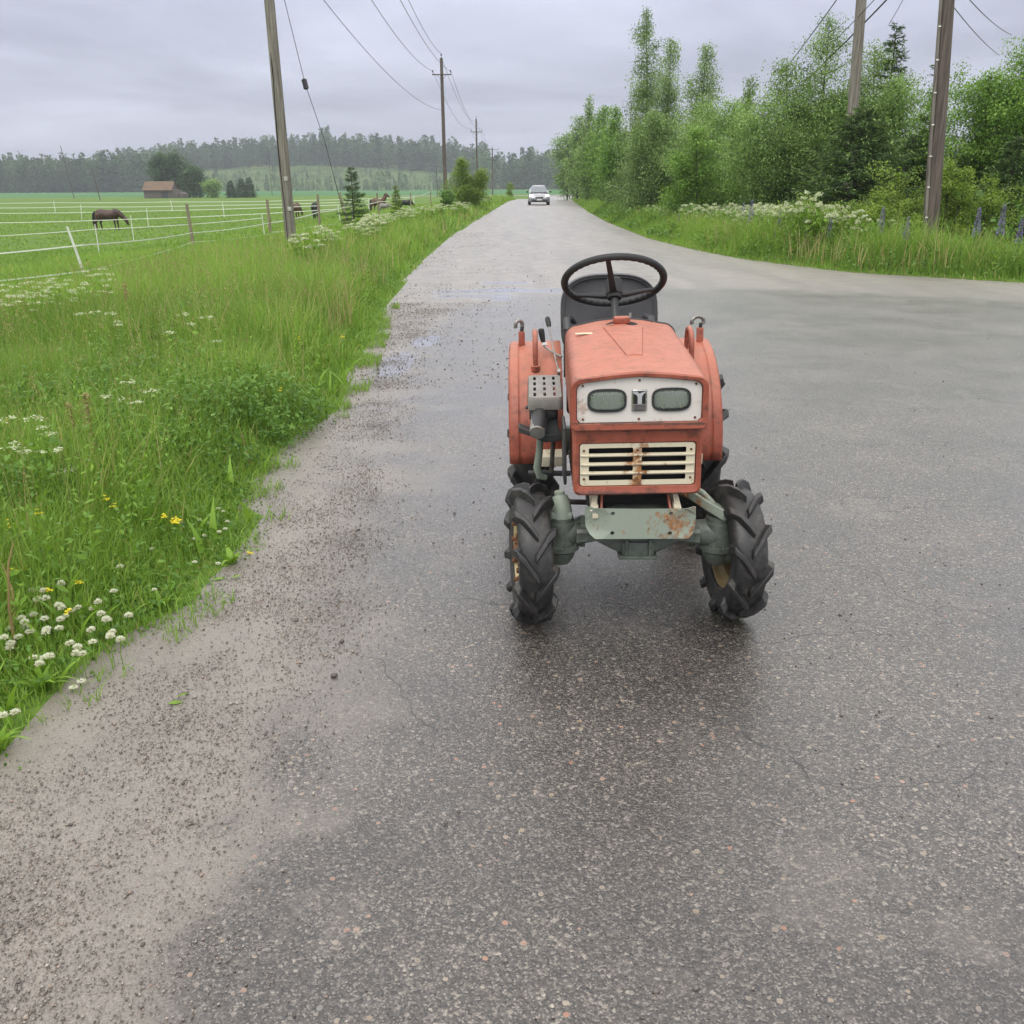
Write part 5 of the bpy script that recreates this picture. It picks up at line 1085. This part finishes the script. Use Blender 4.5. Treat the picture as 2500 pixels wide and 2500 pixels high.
for (n, x0, x1, y0, y1, w0, h0, seg) in ((46000, -3.6, -1.1, 1.6, 4.2, .0048, .36, 4), (70000, -5.6, -1.1, 4.2, 8.5, .0065, .50, 4), (72000, -10.5, -1.2, 8.5, 16, .011, .62, 3), (62000, -22, -1.4, 16, 34, .020, .60, 2), (42000, -20, 2, 34, 125, .05, .62, 2)):
    x, y = zone(n, x0, x1, y0, y1, lambda x, y: (sdL(x, y) > .02) & inview(x, y) & (sdL(x, y) < 13+0*x))
    l = sdL(x, y); q_ = inherb(x, y); k = (rng.random(len(x)) > .45*(q_ > .15)) & (rng.random(len(x)) < .35+.65*ss(l/.35)); x, y, l = x[k], y[k], l[k]
    f = fbm(x, y, 1.3, 40); f2 = fbm(x, y, 4., 41); hh = h0*hmod(l)*(.55+.8*f)*rng.uniform(.5, 1.25, len(x)); fl = 1-.55*ss((l-5)/6)
    hh = hh*fl
    tn = np.clip(.44+.9*(f2-.5)+.8*(f-.5)+rng.normal(0, .17, len(x)), 0, .80); tn = np.where(rng.random(len(x)) < .05, .97, tn)
    gr_.add(*blades(P3d(x, y), hh, w0*rng.uniform(.6, 1.4, len(x)), np.abs(rng.normal(.38, .28, len(x))), seg, tn))
# creeping edge, tufts straying onto the gravel
x, y = zone(60000, -3.4, -.9, 1.5, 14, lambda x, y: (sdL(x, y) > -.16) & (sdL(x, y) < .5) & (fbm(x, y, .22, 50) > .44+1.2*np.maximum(-sdL(x, y), 0)))
gr_.add(*blades(P3d(x, y)+np.array([0, 0, .005]), rng.uniform(.02, .085, len(x))*(1+y*.05), .0035+.0004*y, np.abs(rng.normal(.8, .4, len(x))), 2, np.clip(rng.normal(.5, .15, len(x)), 0, .85)))
x, y = zone(44000, -3.8, -1, 1.5, 9, lambda x, y: (sdL(x, y) > -.07) & (sdL(x, y) < .75) & (fbm(x, y, .35, 52) > .43))
P = P3d(x, y); P[:, 2] += rng.uniform(.01, .09, len(x))*ss((sdL(x, y)+.05)/.25); wd.add(*leaves(P, rng.uniform(.010, .022, len(x)), np.clip(rng.normal(.4, .2, len(x)), 0, .9), .9, 1.2))
# broad-leaved herb mounds
for (a, b_, c) in herbs:
    n = int(7500*c**1.5); r_ = c*np.sqrt(rng.random(n))*rng.uniform(.9, 1.25, n); az = rng.uniform(0, 6.28, n); x, y = a+r_*np.cos(az), b_+r_*1.2*np.sin(az); k = (sdL(x, y) > -.06) & (fbm(x, y, .28, 66) > .40); x, y, r_ = x[k], y[k], r_[k]
    hh = (.16+.26*np.sqrt(np.clip(1-(r_/c)**2, 0, 1)))*(.35+1.5*fbm(x, y, .22, 61)); P = P3d(x, y); u_ = rng.random(len(x))**.6; P[:, 2] += hh*u_
    wd.add(*leaves(P, rng.uniform(.022, .060, len(x)), np.clip(.10+.6*u_**2.5+.9*(fbm(x, y, .3, 67)-.5)+rng.normal(0, .14, len(x)), 0, 1), .42, .9))
# general leafy weeds among the grass
for n, x0, x1, y0, y1, s_ in ((34000, -5, -1.2, 1.8, 8, .030), (30000, -10, -1.3, 8, 18, .045), (12000, -16, -1.5, 18, 60, .10)):
    x, y = zone(n, x0, x1, y0, y1, lambda x, y: (sdL(x, y) > .05) & inview(x, y) & (fbm(x, y, .8, 71) > .50) & (sdL(x, y) < 9))
    P = P3d(x, y); u_ = rng.random(len(x)); P[:, 2] += (.04+.36*u_)*hmod(sdL(x, y))*(.6+.8*fbm(x, y, .5, 72)); wd.add(*leaves(P, s_*rng.uniform(.5, 1.5, len(x)), np.clip(.15+.5*u_+.8*(fbm(x, y, .7, 73)-.5)+rng.normal(0, .15, len(x)), 0, 1), .42, .7))
# dandelion-type strap leaves
hb_ = NB()
x, y = zone(2600, -4.5, -1.2, 2.0, 9, lambda x, y: (sdL(x, y) > .03) & (fbm(x, y, .5, 81) > .52))
hb_.add(*blades(P3d(x, y), rng.uniform(.08, .24, len(x)), rng.uniform(.016, .036, len(x)), np.abs(rng.normal(.7, .3, len(x))), 4, np.clip(rng.normal(.55, .2, len(x)), 0, 1)))
for cx_, cy_ in ((-1.60, 2.52), (-1.72, 2.62), (-1.63, 2.88), (-1.45, 3.55), (-1.30, 4.05), (-1.9, 3.2), (-1.62, 3.75), (-1.85, 4.4)):
    k = 9; az = np.linspace(0, 6, k)+rng.normal(0, .2, k); hb_.add(*blades(P3d(np.full(k, cx_)+.01*np.cos(az), np.full(k, cy_)+.01*np.sin(az)), rng.uniform(.07, .14, k), rng.uniform(.022, .034, k), rng.uniform(.6, 1.2, k), 5, np.clip(rng.normal(.6, .12, k), 0, 1), az, .9))
# dry stalks and seed heads
for n, x0, x1, y0, y1, w_ in ((900, -4.6, -1.4, 2.6, 8.5, .0035), (5200, -9, -1.5, 8, 18, .006), (4200, -18, -1.7, 18, 60, .014)):
    x, y = zone(n, x0, x1, y0, y1, lambda x, y: (sdL(x, y) > .3) & inview(x, y) & (sdL(x, y) < 6) & (fbm(x, y, 1.0, 91) > .5))
    hh = rng.uniform(.4, .78, len(x)); az = rng.uniform(0, 6.28, len(x)); ln = np.abs(rng.normal(.22, .15, len(x)))
    dry.add(*blades(P3d(x, y), hh, w_, ln, 3, rng.uniform(.2, .9, len(x)), az))
# grasses in seed and tall leafy stems
for n, x0, x1, y0, y1, k_ in ((1500, -4.8, -1.3, 2.2, 8.5, 1.0), (3200, -9, -1.4, 8.5, 20, 1.7), (2600, 3.8, 20, 14, 34, 2.2)):
    x, y = zone(n, x0, x1, y0, y1, lambda x, y: (np.maximum(sdL(x, y), sdR(x, y)) > .35) & inview(x, y) & (np.maximum(sdL(x, y), sdR(x, y)) < 6) & (fbm(x, y, .9, 191) > .45))
    h = rng.uniform(.42, .82, len(x)); az = rng.uniform(0, 6.28, len(x)); ln = np.abs(rng.normal(.12, .1, len(x))); B_ = P3d(x, y)
    gr_.add(*blades(B_, h, .0028*k_, ln, 3, np.full(len(x), .7), az, 0.))
    tip = B_+np.stack([np.cos(az)*ln*h, np.sin(az)*ln*h, h], 1); k8 = 10; T8 = np.repeat(tip, k8, 0); T8 = T8+rng.normal(0, 1, T8.shape)*[.007*k_, .007*k_, .0]+np.array([0, 0, 1.])*rng.uniform(-.09, .02, len(T8))[:, None]
    dry.add(*leaves(T8, .011*k_*rng.uniform(.7, 1.3, len(T8)), np.clip(np.repeat(rng.uniform(0, .7, len(x)), k8)+rng.normal(0, .1, len(T8)), 0, 1), .4, 0, np.array([0, 0, 2.])))
for n, x0, x1, y0, y1, s_ in ((520, -4.6, -1.35, 2.3, 8.5, .055), (900, -9, -1.5, 8.5, 18, .07), (5200, 3.9, 20, 14, 32, .10)):
    x, y = zone(n, x0, x1, y0, y1, lambda x, y: (np.maximum(sdL(x, y), sdR(x, y)) > .2) & inview(x, y) & (np.maximum(sdL(x, y), sdR(x, y)) < 5) & (fbm(x, y, 1.1, 195) > .50))
    B_ = P3d(x, y); h = rng.uniform(.25, .62, len(x))*(1+.4*(x > 0)); k9 = 16; u_ = rng.random((len(x), k9)); az = rng.uniform(0, 6.28, (len(x), k9))
    P = B_[:, None]+np.stack([.01*np.cos(az), .01*np.sin(az), h[:, None]*(.15+.85*u_)], -1); dr = np.stack([np.cos(az), np.sin(az), .35+u_*.6], -1)*2.5
    hb_.add(*leaves(P.reshape(-1, 3), (s_*(1.25-.8*u_)*rng.uniform(.7, 1.2, u_.shape)).ravel(), np.clip(.12+.45*u_+np.repeat(rng.normal(.05, .15, (len(x), 1)), k9, 1), 0, .9).ravel(), .34, .5, dr.reshape(-1, 3)))
# right-hand verge
for (n, x0, x1, y0, y1, w0, h0, lo, hi) in ((85000, 3.5, 24, 13, 30, .016, .80, 0, 5.5), (55000, 3.5, 12, 28, 70, .028, .62, 0, 5), (16000, 4, 14, 70, 135, .06, .65, 0, 5)):
    x, y = zone(n*2, x0, x1, y0, y1, lambda x, y: (sdR(x, y) > lo) & (sdR(x, y) < hi) & inview(x, y, 2)); x, y = x[:n], y[:n]
    l = sdR(x, y); f = fbm(x, y, 1.4, 140); f2 = fbm(x, y, 4.5, 141); hh = h0*(.13+.87*ss(l/1.2))*(.25+1.35*f)*(1.08-.38*ss((l-1.0)/1.2))*rng.uniform(.5, 1.25, len(x))
    tn = np.clip(.36+.9*(f2-.5)+.8*(f-.5)+rng.normal(0, .16, len(x)), 0, .8); tn = np.where(rng.random(len(x)) < .05, .97, tn)
    gr_.add(*blades(P3d(x, y), hh, w0*rng.uniform(.6, 1.4, len(x)), np.abs(rng.normal(.4, .3, len(x))), 2, tn))
x, y = zone(150000, 3.5, 22, 13, 60, lambda x, y: (sdR(x, y) > .15) & (sdR(x, y) < 5) & inview(x, y, 1.5) & (fbm(x, y, .9, 151) > .50))
P = P3d(x, y); u_ = rng.random(len(x)); P[:, 2] += (.05+.80*u_)*(.2+.8*ss(sdR(x, y)/1.6))*(.5+1.0*fbm(x, y, .8, 152)); wd.add(*leaves(P, rng.uniform(.05, .11, len(x))*(1+(y > 30)*.8), np.clip(.12+.5*u_+.9*(fbm(x, y, 1.1, 153)-.5)+rng.normal(0, .15, len(x)), 0, 1), .5, .6))
x, y = zone(16000, 4, 20, 14, 34, lambda x, y: (sdR(x, y) > .3) & (sdR(x, y) < 2.8) & (fbm(x, y, 1.6, 155) > .56))
dry.add(*blades(P3d(x, y), rng.uniform(.45, .95, len(x)), .011, np.abs(rng.normal(.2, .15, len(x))), 3, rng.uniform(.2, .9, len(x))))
# shadowy undergrowth beneath the tree row
un = NB(); x, y = zone(90000, 4, 34, 17, 130, lambda x, y: (sdR(x, y) > 4.2+y*.01) & (sdR(x, y) < 9) & inview(x, y, 3)); P = P3d(x, y); P[:, 2] += rng.random(len(x))**1.3*1.5
un.add(*leaves(P, rng.uniform(.12, .22, len(x))*(1+y*.012), np.clip(rng.normal(.3, .2, len(x)), 0, 1), .6, .4)); tag(un.build('undergrowth', M['weeds']), 'dark leafy undergrowth beneath the right-hand trees', 'undergrowth', kind='stuff')
# pasture
for (n, y0, y1, w0, h0) in ((40000, 14, 40, .035, .16), (30000, 40, 120, .12, .14)):
    x, y = zone(n, -70 if y0 > 20 else -24, -6, y0, y1, lambda x, y: (sdL(x, y) > 8) & inview(x, y, 2)); f = fbm(x, y, 3, 160)
    gr_.add(*blades(P3d(x, y), h0*(.4+1.3*f**1.5)*rng.uniform(.5, 1.3, len(x)), w0, .5, 1, np.clip(.35+.5*(f-.4)+rng.normal(0, .12, len(x)), 0, .8)))
tag(gr_.build('verge_grass', M['grass']), 'long green grass of the verges and pasture', 'grass', kind='stuff')
tag(wd.build('leafy_weeds', M['weeds']), 'broad-leaved weeds and clover leaves growing through the grass', 'weeds', kind='stuff')
tag(hb_.build('dandelion_leaves', M['herb']), 'strap-like dandelion leaves along the road edge', 'weeds', kind='stuff')
tag(dry.build('dry_stalks', M['dry']), 'dry straw coloured stalks standing in the verge grass', 'dry grass', kind='stuff')

# ------------------------------------------------------------------ flowers
def umbel_plant(x, y, h, r, nu, ps, ur=1.0):
    """cow parsley: stems, leaves and white umbels"""
    g = rng; st_, pt = NB(), NB(); paths = []; um = []
    for i in range(nu):
        az = g.uniform(0, 6.28); d = r*math.sqrt(g.random()); e = np.array([d*math.cos(az), d*math.sin(az), h*g.uniform(.72, 1.0)*(1-.25*(d/r)**2)])
        paths.append((np.stack([e*[.15, .15, 0], e*[.5, .5, .5], e]), np.array([.007, .006, .003])*ps/.02)); um.append(e)
    V, Q = tubes_np(paths, 4); st_.add(V, Q, np.full(len(V), .5))
    k = int(60*nu/6); a = g.uniform(0, 6.28, k); rr = r*np.sqrt(g.random(k)); st_.add(*leaves(np.stack([rr*np.cos(a), rr*np.sin(a), h*g.uniform(.1, .75, k)], 1), ps*4*g.uniform(.6, 1.4, k), np.clip(g.normal(.5, .2, k), 0, 1), .4, .6))
    for e in um:
        R_ = g.uniform(.035, .07)*ur
        for j in range(9):
            a = g.uniform(0, 6.28); q = R_*math.sqrt(g.random()); c = e+np.array([q*math.cos(a), q*math.sin(a), .02-q*q*2]); n_ = 7
            P = c+g.normal(0, 1, (n_, 3))*[R_*.17, R_*.17, .004]
            pt.add(*leaves(P, ps*g.uniform(.7, 1.2, n_), g.uniform(.2, 1, n_), .9, 2.5))
    return st_, pt
def place_umbels(lst, label, name, group, protos):
    for i, (x, y, h, lb) in enumerate(lst):
        st_, pt = protos[i % len(protos)]
        o = empty(name, (x, y, Hg(x, y)), random.uniform(0, 6)); o.scale = (1, 1, h/.9); tag(o, lb or label, 'wildflower', group)
        for me in (st_, pt):
            c = bpy.data.objects.new(me.name.split('.')[0], me); COL.objects.link(c); c.parent = o
protos = []
for i in range(5):
    s_, p_ = umbel_plant(0, 0, .9, .34, 12, .030, 1.25); a = s_.build('stem', M['herb']); b_ = p_.build('blossom', M['petal']); protos.append((a.data, b_.data)); bpy.data.objects.remove(a); bpy.data.objects.remove(b_)
protosN = []
for i in range(3):
    s_, p_ = umbel_plant(0, 0, .9, .22, 5, .014); a = s_.build('stem', M['herb']); b_ = p_.build('blossom', M['petal']); protosN.append((a.data, b_.data)); bpy.data.objects.remove(a); bpy.data.objects.remove(b_)
def solveY(px, sd_):
    Y_ = 12.
    while Y_ < 90:
        x = atY(px, 500, Y_).x
        if sdR(np.array([x]), np.array([Y_]))[0] > sd_: break
        Y_ += .15
    return Y_
lst = []; rr_ = random.Random(5)
segs = ((1430, 1560, 'at its left end by the road curve'), (1560, 1690, 'around the leftmost lupins'), (1690, 1800, 'between the leftmost lupins and the tall thin pair'), (1800, 1900, 'behind the tall thin pair of lupins'), (1900, 2060, 'beside the largest creamy umbels'))
for i in range(210):        # bank of cow parsley behind the grass of the right verge
    px = 1440+620*rr_.random()**.8; sg = [q[2] for q in segs if q[0] <= px <= q[1]][0]
    Y_ = solveY(px, rr_.uniform(1.5, 3.2)); x = atY(px, 500, Y_).x; h = atY(px, rr_.uniform(490, 527), Y_).z-Hg(x, Y_)
    lst.append((x, Y_, max(.85, min(1.5, h)), 'white cow parsley in the right bank '+sg))
place_umbels(lst, '', 'cow_parsley', 'cow parsley of the right bank', protos)
lst = []
for px, Y_, h, lb in ((1980, 22.3, 1.55, 'largest creamy umbel clump right of the lupins'), (1945, 22.6, 1.35, 'creamy umbel clump just left of the largest one'), (2012, 22, 1.3, 'creamy umbel clump just right of the largest one'), (2110, 21, 1.15, 'small umbel clump below the spruce'), (2160, 21.5, 1.05, 'small umbel clump left of the sallow bushes'), (1490, 60, 1.0, 'distant umbel clump at the left end of the right bank')):
    lst.append((atY(px, 500, Y_).x, Y_, h, lb))
place_umbels(lst, '', 'cow_parsley', 'cow parsley of the right bank', protos)
lst = []
for i in range(16):
    px = rr_.uniform(-10, 235); Y_ = rr_.uniform(10.3, 12.5); lst.append((atY(px, 600, Y_).x, Y_, rr_.uniform(.72, .92), None))
place_umbels(lst, 'white flowering cow parsley near the leaning white fence post', 'cow_parsley', 'cow parsley by the leaning post', protosN)
lst = []
for (pa, pb, Ya, Yb_, n_, wh) in ((690, 760, 17, 19, 1, 'alone in the grass right of the big cracked pole'), (860, 930, 24, 27, 9, 'in front of the young dark spruce on the left verge'), (870, 1010, 28, 36, 10, 'between the young spruce and the small light conifer sapling'), (960, 1150, 36, 54, 14, 'below the light green roadside tree on the left verge'), (1130, 1220, 55, 90, 9, 'at the far narrow end of the left verge'), (770, 860, 20, 27, 2, 'between the cracked pole and the young spruce')):
    for i in range(n_):
        u_ = rr_.random(); px = pa+(pb-pa)*u_; Y_ = Ya+(Yb_-Ya)*u_*rr_.uniform(.85, 1.1); x = atY(px, 560, Y_).x; k = 0
        while sdL(np.array([x]), np.array([Y_]))[0] < .7 and k < 30: x -= .2; k += 1
        lst.append((x, Y_, rr_.uniform(.7, .95), 'white cow parsley '+wh))
place_umbels(lst, 'white cow parsley scattered along the left verge between the road and the poles', 'cow_parsley', 'cow parsley of the left verge', protos)
lst = [(atY(px, py, Y_).x, Y_, h, lb) for px, py, Y_, h, lb in ((10, 900, 4.6, .62, 'white umbels at the left edge of the picture above the clover'), (455, 780, 7.6, .72, 'flat white umbel standing alone above the dark leafy mound'), (350, 1020, 5.6, .55, 'cream umbel on the dark leafy mound'), (240, 775, 8.2, .74, 'pair of white umbels left of the dark mound'), (30, 1060, 4.3, .5, 'small white umbels low at the left edge'))]
place_umbels(lst, '', 'cow_parsley', 'cow parsley of the near left verge', protosN)

def proto(fn, *names):
    out_ = []
    for nb_, nm, m_ in fn(): a = nb_.build(nm, m_); out_.append(a.data); bpy.data.objects.remove(a)
    return out_
def lupin():
    st_, pt = NB(), NB(); V, Q = tubes_np([(np.array([[0, 0, 0], [.01, 0, .3], [0, 0, .62]]), np.array([.008, .007, .005]))], 5); st_.add(V, Q, np.full(len(V), .4))
    for k in range(9):
        c = np.array([rng.normal(0, .09), rng.normal(0, .09), rng.uniform(.1, .42)]); a = np.linspace(0, 6.28, 9)[:8]; st_.add(*leaves(np.repeat(c[None], 8, 0), .085, np.full(8, .5), .25, .5, np.stack([np.cos(a), np.sin(a), a*0+.2], 1)*4))
    n = 260; t_ = rng.random(n); a = rng.uniform(0, 6.28, n); r_ = .042*(1-t_*.72); P = np.stack([r_*np.cos(a), r_*np.sin(a), .50+.40*np.round(t_*16)/16], 1)
    pt.add(*leaves(P, rng.uniform(.024, .036, n)*(1-.4*t_), np.clip(.55-.4*t_+rng.normal(0, .22, n), 0, 1), .8, .3, np.stack([np.cos(a), np.sin(a), a*0+.5], 1)*2)); return (st_, 'stem', M['weeds']), (pt, 'flower_spike', M['lupin'])
LP = [proto(lupin) for _ in range(3)]
def put(name, loc, rz, s, meshes, label, cat, group):
    o = empty(name, loc, rz); o.scale = (s, s, s) if not isinstance(s, tuple) else s; tag(o, label, cat, group)
    for me in meshes: c = bpy.data.objects.new(me.name.split('.')[0], me); COL.objects.link(c); c.parent = o
    return o
for i, (px, py, Y_, lb) in enumerate(((1658, 528, 24, 'blue lupin at the left of the lupin row, one of a dense pair'), (1650, 540, 23.5, 'pale blue lupin beside the leftmost dense pair'), (1680, 522, 24.5, 'faded lupin leaning right of the leftmost pair'), (1590, 535, 26, 'small lupin farthest left in the bank'), (1628, 540, 25, None),
                                   (1815, 500, 22.5, 'tall thin blue lupin above the white flowers, left one'), (1836, 492, 23, 'tall thin blue lupin above the white flowers, right one'), (1822, 548, 21.5, 'lupin standing in front of the tall thin pair'), (1855, 528, 22, 'faint lupin between the tall pair and the densest spike'),
                                   (1905, 520, 21.3, 'densest bluish lupin spike left of the large creamy umbels'), (1890, 590, 20, 'low lupin spike near the road edge'), (2010, 565, 19.8, 'lupin spike below the large creamy umbels'), (2028, 540, 20.3, 'lupin touching the right side of the large umbels'),
                                   (2218, 535, 19.6, 'lupin of the pair left of the brown pole, taller one'), (2202, 555, 19.4, 'lupin of the pair left of the brown pole, shorter one'), (2156, 510, 21, None), (2392, 512, 20, 'lupin right of the brown pole'), (2452, 505, 19.8, 'purple lupin at the far right in front of the young spruce'), (2495, 540, 19, 'lupin at the very right edge of the picture'))):
    Y_ = solveY(px, .9+(i*37 % 10)*.09); p = atY(px, py, Y_); z = Hg(p.x, Y_); s = max(.75, min(1.5, (p.z+.12-z)/.9)); put('lupin', (p.x, Y_, z), i, (s*.85, s*.85, s*.93), LP[i % 3], lb or 'small faint blue lupin in the tall grass of the right bank', 'lupin', 'lupins in the right bank')
def clov():
    st_, pt = NB(), NB(); V, Q = tubes_np([(np.array([[0, 0, 0], [.004, .002, .06], [0, 0, .12]]), np.array([.0012, .0011, .001]))], 5); st_.add(V, Q, np.full(len(V), .5))
    n = 110; a = rng.uniform(0, 6.28, n); e = np.arcsin(rng.uniform(-.45, 1, n)); dr = np.stack([np.cos(a)*np.cos(e), np.sin(a)*np.cos(e), np.sin(e)], 1); P = np.array([0, 0, .122])+dr*.0035
    pt.add(*leaves(P, rng.uniform(.008, .0115, n), np.clip(.25+.6*(dr[:, 2]+.3)+rng.normal(0, .1, n), 0, 1), .38, 0, dr*4)); return (st_, 'stem', M['herb']), (pt, 'blossom', M['clover'])
def butter():
    st_, pt = NB(), NB(); V, Q = tubes_np([(np.array([[0, 0, 0], [.006, .002, .15], [0, 0, .30]]), np.array([.0016, .0014, .001]))], 5); st_.add(V, Q, np.full(len(V), .5))
    for k in range(5): c = np.array([[rng.normal(0, .012) if k else 0, rng.normal(0, .012) if k else 0, .30-.02*(k > 0)]]); a = np.linspace(0, 5.03, 5); pt.add(*leaves(np.repeat(c, 5, 0), .012, rng.uniform(.3, 1, 5), .95, .6, np.stack([np.cos(a), np.sin(a), a*0+.5], 1)*4))
    return (st_, 'stem', M['herb']), (pt, 'blossom', M['yellow'])
CL = [proto(clov) for _ in range(3)]; BU = [proto(butter) for _ in range(2)]
cl_px = [(82,1457),(110,1458),(94,1480),(115,1475),(62,1530),(84,1515),(110,1520),(145,1487),(152,1492),(175,1500),(192,1492),(148,1518),(160,1513),(145,1537),(228,1490),(240,1472),(246,1495),(258,1505),(262,1510),(313,1495),(221,1531),(273,1535),(292,1553),(268,1545),(225,1560),(188,1572),(170,1565),(200,1588),(183,1587),(120,1595),(108,1602),(65,1542),(75,1550),(47,1565),(25,1550),(28,1580),(12,1568),(25,1592),(5,1738),(35,1730),(178,1675),(198,1660),(115,1540),(112,1548),(83,1605),(95,1613),(55,1523),(152,1440),(213,1391),(295,1397),(279,1451),(377,1440),(475,1370),(483,1318),(476,1320),(500,1310),(533,1245),(545,1250),(440,1288),(487,1278),(512,1282),(535,1298),(550,1290),(555,1273),(532,1370),(373,1353)]
for i, (px, py) in enumerate(cl_px):
    hh = .075+.05*random.random() if px < 330 else .06; p = atZ(px, py, hh+.02); s = (hh+.01)/.124; lb = 'round white clover blossom in the thick patch at the near left corner' if px < 330 and py > 1400 else 'small white clover blossom in the grass tip jutting into the gravel'
    if (px, py) in ((5, 1738), (35, 1730)): lb = 'white clover blossom hanging at the left edge beside the lowest dandelion leaves'
    if (px, py) in ((178, 1675), (198, 1660)): hh = .03; p = atZ(px, py, .03); s = .22; lb = 'white clover blossom lying out over the gravel below the clover patch'
    put('clover_flower', (p.x, p.y, Hg(p.x, p.y)), i, (1.35, 1.35, s) if px < 330 else (1.0, 1.0, s), CL[i % 3], lb, 'clover flower', 'white clover blossoms')
for i, (px, py, hh) in enumerate(((27, 1390, .22), (62, 1383, .2), (115, 1438, .18), (188, 1418, .16), (168, 1488, .16), (400, 1256, .26), (428, 1264, .25), (432, 1268, .25), (420, 1268, .24), (22, 1270, .3), (28, 1280, .3), (115, 1127, .3), (90, 1245, .3), (280, 1230, .25), (608, 1349, .05), (257, 1211, .28), (15, 1025, .35), (730, 823, .35), (835, 818, .3), (685, 948, .3), (535, 852, .4))):
    p = atZ(px, py, hh); put('buttercup', (p.x, p.y, Hg(p.x, p.y)), i, (.9, .9, max(.15, (hh-Hg(p.x, p.y))/.3)), BU[i % 2], 'yellow buttercup standing in the left verge grass' if i not in (14, 5, 6, 7, 8) else ('single orange-yellow flower at the grass edge by the gravel' if i == 14 else 'yellow flower of the bright cluster in the middle of the near verge'), 'yellow flower', 'yellow flowers of the near verge')
# tall curled dry stems at the left edge
for pts, lb in (([(52, 1560), (30, 1440), (5, 1375)], 'dead pinkish-brown stem leaning out at the left edge above the clover'), ([(40, 1600), (20, 1380), (32, 1325)], 'dead brown stem curving up beside the leaning one'), ([(128, 1440), (160, 1395), (205, 1380)], 'arching straw coloured stem over the clover patch'),
                ([(615, 1130), (590, 1060), (560, 1075)], 'bent straw stem on the dark leafy mound'), ([(385, 870), (360, 820), (340, 775)], 'reddish dock stem standing above the mound')):
    Y_ = atZ(*pts[0], .05).y; P_ = [atY(px, py, Y_+.05*i) for i, (px, py) in enumerate(pts)]; base_ = Vector((P_[0].x, P_[0].y, Hg(P_[0].x, P_[0].y)))
    mid = [base_]+[P_[0].lerp(P_[1], .5)+Vector((-.01, 0, .01))]+P_[1:]; tag(MB().tube(mid, [.006, .005, .004, .002], 6).build('dry_stem', M['dry']), lb, 'dry stem')
for px, py, Y_ in ((303, 690, 10.5), (165, 985, 5.2), (210, 960, 5.3)):
    p = atY(px, py, Y_); n = 420; zz = rng.random(n); z0 = Hg(p.x, Y_); nb_ = NB(); H_ = p.z-z0; a = rng.uniform(0, 6.28, n); rr = .03*(1-zz*.6)
    nb_.add(*leaves(np.stack([p.x+rr*np.cos(a), Y_+rr*np.sin(a), z0+H_*(.35+.65*zz)], 1), .016, rng.uniform(0, .5, n), .7)); V, Q = tubes_np([(np.array([[p.x, Y_, z0], [p.x, Y_, z0+H_]]), np.array([.006, .003]))], 5); nb_.add(V, Q, np.full(len(V), .2))
    tag(nb_.build('dock_plant', M['dry']), {303: 'brown dock seed stalk below the leaning white fence post', 165: 'greenish dock seed stalk at the left, nearer one of two', 210: 'greenish dock seed stalk standing right of its neighbour'}[px], 'dock plant')
# dark pebbles that stand out on the asphalt, single leaves on the gravel
for i, (px, py, s) in enumerate(((817, 1657, .016), (835, 1572, .013), (694, 1391, .013), (1058, 1331, .010), (1110, 1258, .011), (885, 1362, .009), (1088, 2018, .010), (1120, 1990, .010))):
    p = atZ(px, py); o = rocks('pebble', np.array([[0, 0, 0.]]), np.array([s*1.5]), np.array([.1]), M['stone']); o.location = (p.x, p.y, .010)
    tag(o, ['black pebble on the asphalt left of the tractor, largest and lowest of the line', 'black pebble just above the largest one', 'dark stone at the boundary of gravel and asphalt', 'small dark pebble close to the left front tyre', 'small dark pebble farther up left of the front tyre', 'tiny dark pebble on the smooth gravel', 'dark pebble in the near foreground, lower of two', 'dark pebble in the near foreground, upper of two'][i], 'pebble')
for i, (px, py) in enumerate(((518, 1421), (562, 1417), (540, 1385), (428, 1710), (408, 1725))):
    p = atZ(px, py); g = np.array([[p.x, p.y, .012]]); V, Q, T = leaves(g, .055, np.array([.6]), .5, 6, np.array([[1., .3, .0]])*5); tag(npmesh('fallen_leaf', V, Q, M['herb'], T), ['pale green leaf lying flat at the grass edge', 'round green leaf lying on the gravel beside another', 'green leaf at the tip of the grass above the two flat ones', 'green sprig on the open gravel, upper', 'green sprig on the open gravel, lower'][i], 'leaf')

# ------------------------------------------------------------------ damp air
hz = MB().box((60, 690, 40), (2500, 1460, 90)); ho = hz.build('haze', bpy.data.materials.new('haze'), None, smooth=0); hm = ho.data.materials[0]; hm.use_nodes = True; t = hm.node_tree; t.nodes.clear()
pv = N(t, 'ShaderNodeVolumePrincipled'); pv.inputs['Color'].default_value = (.80, .86, .95, 1); pv.inputs['Density'].default_value = .00042; oo = N(t, 'ShaderNodeOutputMaterial'); L(t, pv.outputs[0], oo.inputs['Volume']); tag(ho, kind='stuff')
tag(ho, 'thin damp haze hanging over the fields', 'haze')
